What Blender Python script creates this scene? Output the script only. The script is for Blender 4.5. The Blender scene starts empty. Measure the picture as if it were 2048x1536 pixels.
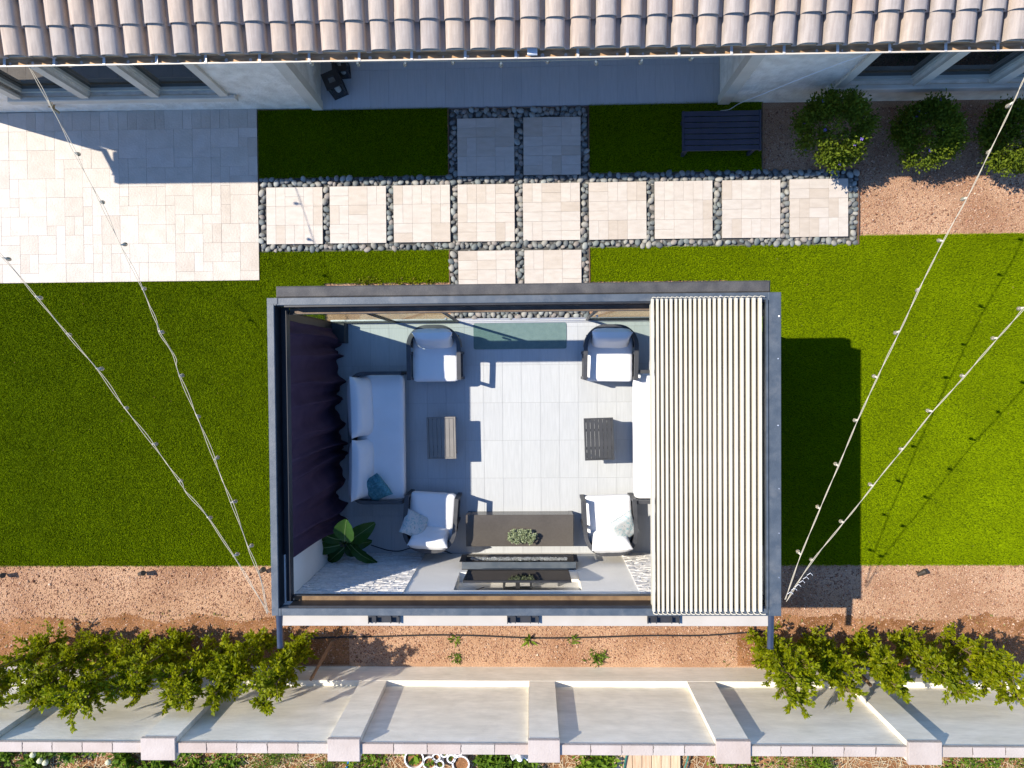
import bpy, math, random
import numpy as np
from mathutils import Vector, Matrix, Euler, noise as mnoise

random.seed(7); rng = np.random.default_rng(7)
S = bpy.context.scene
COL = S.collection
PI = math.pi

# ------------------------------------------------------------------ camera
CAM_H, CAM_F = 11.46, 1420.0                     # metres above the yard, focal length in px of a 2048 px wide picture
CAM_R = (-0.021123618, 0.026748212, -0.0087)
cd = bpy.data.cameras.new('camera'); cam = bpy.data.objects.new('camera', cd); COL.objects.link(cam)
cam.location = (0, 0, CAM_H); cam.rotation_euler = CAM_R
cd.sensor_width = 36.0; cd.lens = CAM_F / 2048 * 36.0; cd.clip_start = 0.1; cd.clip_end = 500
S.camera = cam

# ------------------------------------------------------------------ daylight
SUNV = Vector((0.826, -0.248, -1.0)).normalized()          # direction the light travels
EL = math.asin(-SUNV.z)
w = bpy.data.worlds.new('World'); S.world = w; w.use_nodes = True
nt = w.node_tree; nt.nodes.clear()
sky = nt.nodes.new('ShaderNodeTexSky'); sky.sky_type = 'NISHITA'; sky.sun_disc = False
sky.sun_elevation = EL; sky.sun_rotation = math.atan2(-SUNV.x, -SUNV.y)
sky.altitude = 400; sky.air_density = 1.0; sky.dust_density = 0.1; sky.ozone_density = 10.0
bg = nt.nodes.new('ShaderNodeBackground'); bg.inputs['Strength'].default_value = 0.15
wo = nt.nodes.new('ShaderNodeOutputWorld')
nt.links.new(sky.outputs[0], bg.inputs[0]); nt.links.new(bg.outputs[0], wo.inputs[0])
sl = bpy.data.lights.new('sun', 'SUN'); sl.energy = 4.05; sl.angle = math.radians(0.5); sl.color = (1.0, 0.915, 0.785)
so = bpy.data.objects.new('sun', sl); COL.objects.link(so)
so.rotation_euler = SUNV.to_track_quat('-Z', 'Y').to_euler(); so.location = (-20, 8, 30)
S.view_settings.view_transform = 'Standard'; S.view_settings.look = 'None'
S.view_settings.exposure = 0.98; S.view_settings.gamma = 1.0; S.view_settings.use_curve_mapping = False

# ------------------------------------------------------------------ survey: photo reading -> metres on a plane at height z
RM = Euler(CAM_R, 'XYZ').to_matrix()
def W(px, py, z=0.0):
    d = RM @ Vector(((px - 1024) / CAM_F, -(py - 768) / CAM_F, -1.0))
    t = (z - CAM_H) / d.z
    return Vector((d.x * t, d.y * t, z))

# ------------------------------------------------------------------ materials
MATS = {}
def _nodes(name):
    m = bpy.data.materials.new(name); m.use_nodes = True
    n = m.node_tree; b = n.nodes['Principled BSDF']
    return m, n, b
def ramp(n, stops):
    r = n.nodes.new('ShaderNodeValToRGB'); e = r.color_ramp.elements
    while len(e) < len(stops): e.new(0.5)
    for i, (p, c) in enumerate(stops): e[i].position = p; e[i].color = (*c, 1)
    return r
def mat(name, c1, c2=None, scale=6, rough=0.6, bump=0.0, bscale=None, metal=0.0, spec=0.5, rnd=None, isl=None,
        detail=6, stretch=(1, 1, 1), lo=0.35, hi=0.65, fine=None, fscale=90, coat=0.0):
    """two-tone noise colour; rnd / isl: list of colours picked per object / per loose piece; fine: strength of a fine grain"""
    if name in MATS: return MATS[name]
    m, n, b = _nodes(name); L = n.links.new
    b.inputs['Roughness'].default_value = rough; b.inputs['Metallic'].default_value = metal
    b.inputs['Specular IOR Level'].default_value = spec; b.inputs['Coat Weight'].default_value = coat
    tc = n.nodes.new('ShaderNodeTexCoord'); mp = n.nodes.new('ShaderNodeMapping'); mp.inputs['Scale'].default_value = stretch
    oi = n.nodes.new('ShaderNodeObjectInfo')
    L(tc.outputs['Object'], mp.inputs[0])
    vec = mp.outputs[0]
    if rnd or isl:
        ad = n.nodes.new('ShaderNodeVectorMath'); ad.operation = 'ADD'
        cb = n.nodes.new('ShaderNodeCombineXYZ'); ml = n.nodes.new('ShaderNodeMath'); ml.operation = 'MULTIPLY'; ml.inputs[1].default_value = 37
        L(oi.outputs['Random'], ml.inputs[0]); L(ml.outputs[0], cb.inputs[0]); L(ml.outputs[0], cb.inputs[1])
        L(vec, ad.inputs[0]); L(cb.outputs[0], ad.inputs[1]); vec = ad.outputs[0]
    nz = n.nodes.new('ShaderNodeTexNoise'); nz.inputs['Scale'].default_value = scale; nz.inputs['Detail'].default_value = detail
    L(vec, nz.inputs['Vector'])
    c2 = c2 or c1
    r = ramp(n, [(lo, c1), (hi, c2)]); L(nz.outputs[0], r.inputs[0])
    out = r.outputs[0]
    cols = rnd or isl
    if cols:
        rr = ramp(n, [(i / max(1, len(cols)), c) for i, c in enumerate(cols)]); rr.color_ramp.interpolation = 'CONSTANT' if rnd else 'LINEAR'
        if rnd: L(oi.outputs['Random'], rr.inputs[0])
        else:
            g = n.nodes.new('ShaderNodeNewGeometry'); L(g.outputs['Random Per Island'], rr.inputs[0])
        mx = n.nodes.new('ShaderNodeMix'); mx.data_type = 'RGBA'; mx.blend_type = 'MULTIPLY'; mx.inputs[0].default_value = 1
        L(out, mx.inputs[6]); L(rr.outputs[0], mx.inputs[7]); out = mx.outputs[2]
    if fine:
        nf = n.nodes.new('ShaderNodeTexNoise'); nf.inputs['Scale'].default_value = fscale; nf.inputs['Detail'].default_value = 3
        L(vec, nf.inputs['Vector'])
        rf = ramp(n, [(0.3, (1 - fine,) * 3), (0.7, (1 + fine,) * 3)]); L(nf.outputs[0], rf.inputs[0])
        mx = n.nodes.new('ShaderNodeMix'); mx.data_type = 'RGBA'; mx.blend_type = 'MULTIPLY'; mx.inputs[0].default_value = 1
        L(out, mx.inputs[6]); L(rf.outputs[0], mx.inputs[7]); out = mx.outputs[2]
    L(out, b.inputs['Base Color'])
    if bump:
        nb = n.nodes.new('ShaderNodeTexNoise'); nb.inputs['Scale'].default_value = bscale or scale * 4; nb.inputs['Detail'].default_value = 6
        L(vec, nb.inputs['Vector'])
        bp = n.nodes.new('ShaderNodeBump'); bp.inputs['Strength'].default_value = bump; bp.inputs['Distance'].default_value = 0.02
        L(nb.outputs[0], bp.inputs['Height']); L(bp.outputs[0], b.inputs['Normal'])
    MATS[name] = m
    return m
def leafmat(name, cols, rough=0.45, trans=0.35, glow=(0.10, 0.16, 0.01), spec=.12, patch=0.0):
    m, n, b = _nodes(name); L = n.links.new
    g = n.nodes.new('ShaderNodeNewGeometry')
    rr = ramp(n, [(i / (len(cols) - 1), c) for i, c in enumerate(cols)])
    L(g.outputs['Random Per Island'], rr.inputs[0]); oi = n.nodes.new('ShaderNodeObjectInfo'); tr = ramp(n, [(0, (.78, .82, .9)), (.5, (1, 1, 1)), (1, (1.12, 1.08, .9))]); L(oi.outputs['Random'], tr.inputs[0])
    mt = n.nodes.new('ShaderNodeMix'); mt.data_type = 'RGBA'; mt.blend_type = 'MULTIPLY'; mt.inputs[0].default_value = 1; L(rr.outputs[0], mt.inputs[6]); L(tr.outputs[0], mt.inputs[7])
    L(mt.outputs[2], b.inputs['Base Color'])
    b.inputs['Roughness'].default_value = rough; b.inputs['Specular IOR Level'].default_value = spec
    if patch:
        tc = n.nodes.new('ShaderNodeTexCoord'); nz = n.nodes.new('ShaderNodeTexNoise'); nz.inputs['Scale'].default_value = 1.3; nz.inputs['Detail'].default_value = 5
        L(tc.outputs['Object'], nz.inputs['Vector']); pr = ramp(n, [(.3, (1 - patch,) * 3), (.7, (1 + patch,) * 3)]); L(nz.outputs[0], pr.inputs[0])
        mq = n.nodes.new('ShaderNodeMix'); mq.data_type = 'RGBA'; mq.blend_type = 'MULTIPLY'; mq.inputs[0].default_value = 1
        L(rr.outputs[0], mq.inputs[6]); L(pr.outputs[0], mq.inputs[7]); L(mq.outputs[2], b.inputs['Base Color'])
    t = n.nodes.new('ShaderNodeBsdfTranslucent')
    mxc = n.nodes.new('ShaderNodeMix'); mxc.data_type = 'RGBA'; mxc.inputs[0].default_value = 0.6; mxc.inputs[7].default_value = (*glow, 1)
    L(rr.outputs[0], mxc.inputs[6]); L(mxc.outputs[2], t.inputs[0])
    ms = n.nodes.new('ShaderNodeMixShader'); ms.inputs[0].default_value = trans
    L(b.outputs[0], ms.inputs[1]); L(t.outputs[0], ms.inputs[2]); L(ms.outputs[0], n.nodes['Material Output'].inputs[0])
    return m
def glassmat(name, tint, refl=.22, rough=0.02):
    m = bpy.data.materials.new(name); m.use_nodes = True; n = m.node_tree; n.nodes.clear(); L = n.links.new
    o = n.nodes.new('ShaderNodeOutputMaterial'); t = n.nodes.new('ShaderNodeBsdfTransparent'); t.inputs[0].default_value = (*tint, 1)
    g = n.nodes.new('ShaderNodeBsdfGlossy'); g.inputs['Roughness'].default_value = rough
    lw = n.nodes.new('ShaderNodeLayerWeight'); lw.inputs[0].default_value = .5; pw = n.nodes.new('ShaderNodeMath'); pw.operation = 'POWER'; pw.inputs[1].default_value = 5
    L(lw.outputs['Facing'], pw.inputs[0]); f = n.nodes.new('ShaderNodeMath'); f.operation = 'MULTIPLY_ADD'; f.inputs[1].default_value = refl; f.inputs[2].default_value = .04; L(pw.outputs[0], f.inputs[0])
    ms = n.nodes.new('ShaderNodeMixShader'); L(f.outputs[0], ms.inputs[0]); L(t.outputs[0], ms.inputs[1]); L(g.outputs[0], ms.inputs[2]); L(ms.outputs[0], o.inputs[0])
    return m

def add_streaks(m, col, sc, amount, stretch):
    n = m.node_tree; b = n.nodes['Principled BSDF']; L = n.links.new
    src = b.inputs['Base Color'].links[0].from_socket
    tc = n.nodes.new('ShaderNodeTexCoord'); mp = n.nodes.new('ShaderNodeMapping'); mp.inputs['Scale'].default_value = stretch; L(tc.outputs['Object'], mp.inputs[0])
    nz = n.nodes.new('ShaderNodeTexNoise'); nz.inputs['Scale'].default_value = sc; nz.inputs['Detail'].default_value = 8; nz.inputs['Roughness'].default_value = .65; L(mp.outputs[0], nz.inputs['Vector'])
    r = ramp(n, [(.52, (0, 0, 0)), (.74, (amount,) * 3)]); L(nz.outputs[0], r.inputs[0])
    mx = n.nodes.new('ShaderNodeMix'); mx.data_type = 'RGBA'; mx.inputs[7].default_value = (*col, 1); L(r.outputs[0], mx.inputs[0]); L(src, mx.inputs[6]); L(mx.outputs[2], b.inputs['Base Color'])
M_trav = mat('travertine', (.445, .40, .35), (.50, .455, .405), 5, .65, .15, 30, rnd=[(1, 1, 1), (.98, .97, .96), (1.02, 1.02, 1.01), (.95, .92, .88), (1, .99, .98), (.90, .86, .81), (1.01, 1.0, .99), (1.0, .985, .97)], fine=.05, fscale=60, stretch=(1, 3, 1))
M_patio = mat('patio travertine', (.44, .395, .34), (.50, .455, .40), 4, .65, .3, 30, rnd=[(1, 1, 1), (.96, .94, .92), (1.04, 1.03, 1.03), (.96, .94, .92), (1, .99, .97), (.98, .97, .95), (.91, .88, .85), (1.01, 1.0, .99)], fine=.06, fscale=55)
M_grout = mat('grout', (.30, .27, .235), (.36, .33, .29), 20, .9)
M_tile = mat('porcelain tile', (.40, .415, .42), (.44, .455, .46), 3, .45, .05, 60, rnd=[(1, 1, 1), (.97, .97, .97), (1.02, 1.02, 1.02), (.985, .985, .99)], stretch=(14, 1, 1), spec=.4)
M_tgrout = mat('tile grout', (.27, .27, .275), None, 10, .9)
M_gravel = mat('decomposed granite', (.295, .165, .095), (.435, .275, .172), 1.1, .95, .9, 55, spec=.1, fine=.38, fscale=70, detail=9)
M_stones = mat('granite chips', (1, .95, .86), None, 3, .9, spec=.15, isl=[(.13, .06, .04), (.34, .19, .13), (.26, .135, .09), (.46, .31, .24), (.34, .19, .135), (.56, .44, .36), (.20, .11, .075)])
M_soil = mat('damp soil', (.17, .078, .032), (.285, .145, .070), 2.6, .95, .8, 40, spec=.1, fine=.35, fscale=60)
M_turfbase = mat('turf backing', (.04, .065, .001), (.055, .085, .001), 3, .95, .5, 120, spec=.04, fine=.3, fscale=120)
M_grass = leafmat('turf blades', [(.105, .160, .0005), (.165, .240, .001), (.235, .315, .001), (.135, .20, .0005)], .7, .16, (.20, .27, .0005), .03, .14)
M_pebble = mat('beach pebble', (.85, .85, .85), (1.1, 1.1, 1.1), 14, .6, .1, 60, spec=.2, rnd=[(.155, .165, .16), (.215, .22, .205), (.115, .125, .125), (.26, .25, .22), (.18, .20, .19), (.30, .29, .255), (.135, .155, .155), (.25, .225, .20), (.29, .305, .285)], fine=.12, fscale=120)
M_pebble_i = mat('beach pebble lot', (.85, .85, .85), (1.1, 1.1, 1.1), 14, .6, .1, 60, spec=.2, isl=[(.155, .165, .16), (.215, .22, .205), (.115, .125, .125), (.26, .25, .22), (.18, .20, .19), (.30, .29, .255), (.135, .155, .155), (.25, .225, .20)], fine=.12, fscale=120)
M_under = mat('pebble underlay', (.05, .05, .048), (.09, .088, .08), 30, .95)
M_edging = mat('rusty edging', (.10, .055, .035), (.16, .09, .06), 9, .85)
M_stucco = mat('house stucco', (.68, .60, .485), (.86, .78, .655), 5, .9, 1.0, 22, detail=10)
M_trim = mat('house trim', (.56, .49, .385), (.63, .56, .45), 3, .85, .25, 40)
M_rtile = mat('roof tile', (.335, .285, .245), (.415, .36, .31), 5, .85, .35, 60, stretch=(8, .7, 1), rnd=[(1.04, .98, .91), (.92, .91, .91), (1, .97, .94), (1.06, .98, .90), (.88, .87, .89), (.98, .97, .97), (1.03, .96, .89), (.94, .935, .945)], fine=.07, fscale=60)
M_cream = mat('cream enamel', (.52, .46, .385), (.57, .51, .43), 5, .45)
M_gutin = mat('dirty gutter inside sun lightened', (.26, .15, .065), (.48, .30, .16), 5, .8, .3, 30, stretch=(1, 4, 4))  # brown trough dirt, colour lightened to stand in for sun the tiles block
M_strap = mat('gutter strap', (.62, .60, .57), (.70, .68, .65), 8, .4, metal=.3)
M_wframe = mat('window frame', (.44, .42, .34), (.50, .48, .39), 4, .5)
M_wglass = mat('window glass', (.010, .011, .010), (.018, .018, .016), 1.2, .03, spec=.9)
M_inside = mat('dark room', (.03, .03, .03), (.05, .045, .04), 2, .9)
M_steel = mat('slate grey powder coat', (.050, .066, .084), (.078, .094, .110), 7, .5, .1, 80, fine=.16, fscale=140, detail=9)
M_steel_d = mat('dusty roller housing', (.040, .039, .040), (.078, .073, .067), 5, .75, .2, 60, fine=.22, fscale=90)
add_streaks(M_steel, (.17, .17, .165), 5, .45, (1, 1, 1))
M_black = mat('black metal', (.012, .013, .016), (.02, .021, .024), 8, .45)
M_louv = mat('cream louver', (.53, .48, .37), (.57, .52, .405), 3, .55, spec=.3)
M_curt = mat('mauve curtain', (.056, .032, .056), (.072, .043, .070), 3, .95, .2, 160, spec=.1)
M_frame = mat('charcoal aluminium', (.035, .037, .042), (.05, .052, .057), 8, .5)
M_white = mat('white cushion', (.74, .74, .74), (.78, .78, .78), 3, .9, .12, 120)
M_teal = mat('teal cushion', (.03, .15, .20), (.09, .26, .30), 16, .9, .3, 90, fine=.35, fscale=40)
M_print = mat('leaf print cushion', (.78, .78, .76), (.78, .78, .76), 3, .9)
M_tabl = mat('taupe table', (.17, .16, .145), (.195, .182, .165), 6, .5)
M_tabd = mat('charcoal table', (.036, .038, .041), (.046, .048, .052), 6, .5)
M_stonetop = mat('brown grey porcelain slab', (.078, .069, .059), (.098, .088, .076), 1.6, .22, detail=10, fine=.06, fscale=30)
M_mat = mat('grey green mat', (.11, .175, .17), (.13, .20, .19), 12, .95, .5, 160, fine=.12, fscale=160)
M_mwall = mat('media wall plaster', (.76, .73, .66), (.82, .79, .72), 2, .85, .15, 30)
M_ledge = mat('white ledgestone', (.62, .60, .57), (.74, .73, .71), 30, .85, .35, 70, isl=[(1, 1, 1), (.86, .84, .82), (1.05, 1.05, 1.05), (.95, .94, .92)])
M_bglass = mat('black glass', (.006, .006, .007), None, 2, .04, spec=.8)
M_bwall = mat('boundary stucco', (.71, .665, .555), (.83, .78, .665), 2.2, .9, .15, 34, spec=.1, stretch=(.7, 1, 2.6), detail=12, fine=.05, fscale=9)
add_streaks(M_bwall, (.46, .43, .36), 3.0, .26, (.9, 1, .8))
M_cap = mat('pink cap block', (.39, .325, .275), (.445, .38, .33), 3, .85, .3, 40, rnd=[(1, 1, 1), (1.02, 1.06, 1.07), (.98, .95, .94), (1.02, 1.03, 1.05)])
M_cable = mat('cream cable', (.44, .39, .29), None, 4, .6)
M_socket = mat('cream socket', (.66, .60, .48), None, 4, .5)
M_bark = mat('bark', (.12, .075, .04), (.21, .135, .075), 14, .9, .5, 50)
M_stake = mat('wooden stake', (.22, .12, .055), (.32, .19, .09), 9, .85, .3, 60, stretch=(6, 6, 1))
M_ficus = leafmat('ficus leaves', [(.12, .165, .003), (.22, .265, .004), (.30, .335, .005), (.09, .13, .003), (.36, .375, .006)], .5, .5, (.32, .34, .003), .2)
M_ruell = leafmat('dark shrub leaves', [(.07, .11, .010), (.12, .165, .012), (.165, .21, .016), (.09, .13, .010)], .6, .3, (.14, .18, .01))
M_petal = mat('violet petals', (.18, .10, .55), (.28, .16, .7), 5, .7)
M_paddle = leafmat('paddle leaves', [(.018, .05, .016), (.03, .075, .02), (.05, .11, .025)], .25, .3, (.04, .22, .01))
M_succ = leafmat('pale succulent', [(.25, .31, .19), (.36, .42, .28), (.44, .50, .36)], .6, .15, (.3, .4, .2))
M_weed = leafmat('weed leaves', [(.07, .13, .012), (.11, .19, .015), (.16, .24, .02)], .5, .3, (.16, .25, .01))
M_dryg = leafmat('yellow grass', [(.16, .17, .01), (.26, .25, .02), (.34, .30, .06)], .6, .3, (.3, .3, .02))
M_pot = mat('grey planter', (.10, .10, .10), (.14, .14, .14), 6, .7)
add_streaks(M_louv, (.36, .31, .23), 4, .35, (2.5, .5, 1))
add_streaks(M_rtile, (.22, .19, .17), 6, .5, (3, .7, 1))
add_streaks(M_patio, (.34, .29, .23), 2.2, .3, (1, 1, 1))
add_streaks(M_trav, (.34, .28, .21), 5, .3, (1, 1, 1))
M_bench = mat('navy bench paint', (.020, .022, .040), (.030, .032, .055), 5, .55)
M_rubber = mat('black rubber', (.012, .010, .010), None, 5, .8)
M_straw = mat('dry straw', (1, 1, 1), None, 4, .9, isl=[(.42, .30, .15), (.55, .42, .24), (.33, .21, .10), (.62, .52, .34)])
M_deck = mat('garden deck boards', (.50, .34, .21), (.62, .45, .30), 4, .8, .3, 40, stretch=(10, 1, 1), rnd=[(1, 1, 1), (.92, .9, .88), (1.06, 1.05, 1.02)])
M_plastic = mat('white plastic', (.74, .74, .74), None, 4, .5)
M_plaster = mat('white plaster', (.76, .75, .72), (.80, .79, .77), 4, .7)
M_hoseg = mat('green hose', (.02, .14, .10), None, 4, .5)
M_hoseb = mat('blue hose', (.02, .14, .42), None, 4, .5)
M_crystal = mat('fire crystals', (.30, .31, .31), (.55, .56, .56), 30, .3)
M_silver = mat('brushed aluminium', (.55, .55, .55), (.62, .62, .62), 6, .35, metal=.8)
M_glass = glassmat('clear panel glass', (.88, .95, .91))
M_bulb = mat('frosted bulb glass', (.55, .50, .40), None, 4, .15)
M_bulb.node_tree.nodes['Principled BSDF'].inputs['Transmission Weight'].default_value = .7
M_lglass = glassmat('lantern glass', (.92, .94, .95))
M_wax = mat('candle wax', (.74, .70, .62), None, 4, .5)
M_bronze = mat('dark bronze', (.035, .028, .022), (.05, .04, .03), 6, .5)
M_box = mat('grey utility box', (.42, .44, .43), (.48, .50, .49), 6, .5)
# leaf print for the two patterned cushions: flat print, teal and blue blotches with a few tan dots
n = M_print.node_tree; b = n.nodes['Principled BSDF']
tc = n.nodes.new('ShaderNodeTexCoord'); nz = n.nodes.new('ShaderNodeTexNoise'); nz.inputs['Scale'].default_value = 15; nz.inputs['Detail'].default_value = 4; nz.inputs['Distortion'].default_value = 1.6
r1 = ramp(n, [(.0, (.10, .24, .30)), (.40, (.28, .42, .44)), (.46, (.50, .52, .51)), (.58, (.52, .53, .52)), (.66, (.30, .42, .45)), (.74, (.30, .20, .12))])
n.links.new(tc.outputs['Object'], nz.inputs['Vector']); n.links.new(nz.outputs[0], r1.inputs[0]); n.links.new(r1.outputs[0], b.inputs['Base Color'])

# ------------------------------------------------------------------ mesh helpers
class MB:
    def __init__(s): s.v = []; s.f = []; s.mi = []
    def add(s, vs, fs):
        o = len(s.v); s.v += [tuple(p) for p in vs]; s.f += [tuple(i + o for i in f) for f in fs]; return s
    def box(s, x0, x1, y0, y1, z0, z1, ch=0.0, M=None):
        if ch <= 0:
            vs = [(x0, y0, z0), (x1, y0, z0), (x1, y1, z0), (x0, y1, z0), (x0, y0, z1), (x1, y0, z1), (x1, y1, z1), (x0, y1, z1)]
            fs = [(3, 2, 1, 0), (4, 5, 6, 7), (0, 1, 5, 4), (1, 2, 6, 5), (2, 3, 7, 6), (3, 0, 4, 7)]
        else:
            c = ch
            vs = [(x0, y0, z0), (x1, y0, z0), (x1, y1, z0), (x0, y1, z0), (x0, y0, z1 - c), (x1, y0, z1 - c), (x1, y1, z1 - c), (x0, y1, z1 - c),
                  (x0 + c, y0 + c, z1), (x1 - c, y0 + c, z1), (x1 - c, y1 - c, z1), (x0 + c, y1 - c, z1)]
            fs = [(3, 2, 1, 0), (0, 1, 5, 4), (1, 2, 6, 5), (2, 3, 7, 6), (3, 0, 4, 7), (4, 5, 9, 8), (5, 6, 10, 9), (6, 7, 11, 10), (7, 4, 8, 11), (8, 9, 10, 11)]
        if M is not None: vs = [M @ Vector(p) for p in vs]
        return s.add(vs, fs)
    def cyl(s, p0, p1, r0, r1=None, n=10, caps=True):
        p0, p1 = Vector(p0), Vector(p1); r1 = r0 if r1 is None else r1
        q = (p1 - p0).to_track_quat('Z', 'Y'); vs = []
        for p, r in ((p0, r0), (p1, r1)):
            for k in range(n):
                a = 2 * PI * k / n; vs.append(p + q @ Vector((r * math.cos(a), r * math.sin(a), 0)))
        fs = [(k, (k + 1) % n, n + (k + 1) % n, n + k) for k in range(n)]
        if caps: fs += [tuple(range(n - 1, -1, -1)), tuple(range(n, 2 * n))]
        return s.add(vs, fs)
    def tube(s, pts, r, n=6):
        pts = [Vector(p) for p in pts]; rs = r if isinstance(r, (list, tuple)) else [r] * len(pts); vs = []
        for i, p in enumerate(pts):
            t = pts[min(i + 1, len(pts) - 1)] - pts[max(i - 1, 0)]
            q = t.to_track_quat('Z', 'Y')
            for k in range(n):
                a = 2 * PI * k / n; vs.append(p + q @ Vector((rs[i] * math.cos(a), rs[i] * math.sin(a), 0)))
        fs = []
        for i in range(len(pts) - 1):
            for k in range(n): fs.append((i * n + k, i * n + (k + 1) % n, (i + 1) * n + (k + 1) % n, (i + 1) * n + k))
        fs += [tuple(range(n - 1, -1, -1)), tuple((len(pts) - 1) * n + k for k in range(n))]
        return s.add(vs, fs)
    def lathe(s, prof, c=(0, 0, 0), n=16):
        vs = []; c = Vector(c)
        for r, z in prof:
            for k in range(n):
                a = 2 * PI * k / n; vs.append(c + Vector((r * math.cos(a), r * math.sin(a), z)))
        fs = [(i * n + k, i * n + (k + 1) % n, (i + 1) * n + (k + 1) % n, (i + 1) * n + k) for i in range(len(prof) - 1) for k in range(n)]
        return s.add(vs, fs)
    def band(s, path, w, t):
        """flat bar along a 3D path: w across (horizontal), t thick (vertical), path on its top centre line"""
        P = [Vector(p) for p in path]; vs = []
        for i, p in enumerate(P):
            d = P[min(i + 1, len(P) - 1)] - P[max(i - 1, 0)]; d.z = 0; d.normalize(); nrm = Vector((-d.y, d.x, 0))
            a, bb = p + nrm * w / 2, p - nrm * w / 2
            vs += [a, bb, bb - Vector((0, 0, t)), a - Vector((0, 0, t))]
        fs = []
        for i in range(len(P) - 1):
            for k in range(4): fs.append((i * 4 + k, i * 4 + (k + 1) % 4, (i + 1) * 4 + (k + 1) % 4, (i + 1) * 4 + k))
        fs += [(0, 3, 2, 1), tuple((len(P) - 1) * 4 + k for k in range(4))]
        return s.add(vs, fs)
    def rbox(s, w, d, h, r, n=6, M=None, puff=0.0, wr=0.0):
        """rounded box centred on the origin"""
        vs = []; idx = {}; fs = []
        hw, hd, hh = w / 2, d / 2, h / 2; r = min(r, hw, hd, hh)
        def pt(c):
            k = tuple(round(x, 5) for x in c)
            if k in idx: return idx[k]
            p = Vector((c[0] * hw, c[1] * hd, c[2] * hh))
            i = Vector((max(-hw + r, min(hw - r, p.x)), max(-hd + r, min(hd - r, p.y)), max(-hh + r, min(hh - r, p.z))))
            dd = p - i
            if dd.length > 1e-9: p = i + dd.normalized() * r
            if puff: p.z += puff * (1 - c[0] ** 2) * (1 - c[1] ** 2) * (1 if c[2] > 0 else -1) * abs(c[2])
            if wr: p += Vector((0, 0, wr * mnoise.noise(p * 7 + Vector((w * 13, d * 7, h * 3)))))
            idx[k] = len(vs); vs.append(M @ p if M is not None else p); return idx[k]
        g = [-1 + 2 * i / n for i in range(n + 1)]
        g = [math.copysign(abs(x) ** .6, x) if abs(x) > 1e-6 else 0.0 for x in g]
        for ax in range(3):
            for sg in (-1, 1):
                for i in range(n):
                    for j in range(n):
                        q = []
                        for a, bq in ((g[i], g[j]), (g[i + 1], g[j]), (g[i + 1], g[j + 1]), (g[i], g[j + 1])):
                            c = [0, 0, 0]; c[ax] = sg; c[(ax + 1) % 3] = a; c[(ax + 2) % 3] = bq; q.append(pt(c))
                        fs.append(tuple(q if sg > 0 else q[::-1]))
        return s.add(vs, fs)
    def pillow(s, w, d, h, n=14, M=None, pinch=.12, seed=0):
        """knife-edge cushion, width x, height y, thickness z"""
        vs = []; fs = []
        for sd in (1, -1):
            for i in range(n + 1):
                for j in range(n + 1):
                    u, v = -1 + 2 * i / n, -1 + 2 * j / n
                    k = (max(0, (1 - u ** 4)) ** .5) * (max(0, (1 - v ** 4)) ** .5)
                    x = u * w / 2 * (1 - pinch * (1 - v * v) * u * u * .6); y = v * d / 2 * (1 - pinch * (1 - u * u) * v * v * .6)
                    z = sd * h / 2 * k ** .8
                    z += .012 * k * mnoise.noise(Vector((u * 3 + seed, v * 3, sd)))
                    p = Vector((x, y, z)); vs.append(M @ p if M is not None else p)
        N = (n + 1) ** 2
        for sd in range(2):
            for i in range(n):
                for j in range(n):
                    a = sd * N + i * (n + 1) + j; q = (a, a + n + 1, a + n + 2, a + 1)
                    fs.append(q if sd == 0 else q[::-1])
        return s.add(vs, fs)
    def mesh(s, name, m, smooth=False):
        me = bpy.data.meshes.new(name); me.from_pydata(s.v, [], s.f); me.update()
        if m: me.materials.append(m)
        if smooth:
            me.polygons.foreach_set('use_smooth', [True] * len(me.polygons))
            if smooth != 'all':
                try: me.set_sharp_from_angle(angle=math.radians(35))
                except Exception: pass
        return me
def link(name, me, parent=None, loc=(0, 0, 0), rot=None):
    o = bpy.data.objects.new(name, me); COL.objects.link(o); o.location = loc
    if rot is not None: o.rotation_euler = rot
    if parent is not None: o.parent = parent
    return o
def part(name, mb, m, parent=None, smooth=False, loc=(0, 0, 0), rot=None):
    return link(name, mb.mesh(name, m, smooth), parent, loc, rot)
def tag(o, label=None, cat=None, group=None, kind=None):
    if label: o['label'] = label
    if cat: o['category'] = cat
    if group: o['group'] = group
    if kind: o['kind'] = kind
    return o
def thing(name, label, cat, loc=(0, 0, 0), rz=0.0, group=None):
    o = bpy.data.objects.new(name, None); COL.objects.link(o); o.location = loc; o.rotation_euler = (0, 0, rz)
    o.empty_display_size = .2
    return tag(o, label, cat, group)
def struct(name, mb, m, parent=None, smooth=False, loc=(0, 0, 0)):
    o = part(name, mb, m, parent, smooth, loc)
    if parent is None: o['kind'] = 'structure'
    return o
def copy_tree(o, parent=None):
    c = o.copy(); COL.objects.link(c); c.parent = parent
    for ch in list(o.children): copy_tree(ch, c)
    return c
def fastmesh(name, V, F, m, smooth=False):
    """V (n,3) array, F (k,3|4) int array"""
    me = bpy.data.meshes.new(name); V = np.ascontiguousarray(V, np.float32); F = np.ascontiguousarray(F, np.int32)
    k = F.shape[1]
    me.vertices.add(len(V)); me.vertices.foreach_set('co', V.ravel())
    me.loops.add(F.size); me.loops.foreach_set('vertex_index', F.ravel())
    me.polygons.add(len(F)); me.polygons.foreach_set('loop_start', np.arange(0, F.size, k, dtype=np.int32))
    me.polygons.foreach_set('loop_total', np.full(len(F), k, np.int32))
    if smooth: me.polygons.foreach_set('use_smooth', np.ones(len(F), bool))
    me.update(calc_edges=True); me.validate()
    if m: me.materials.append(m)
    return me
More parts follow.
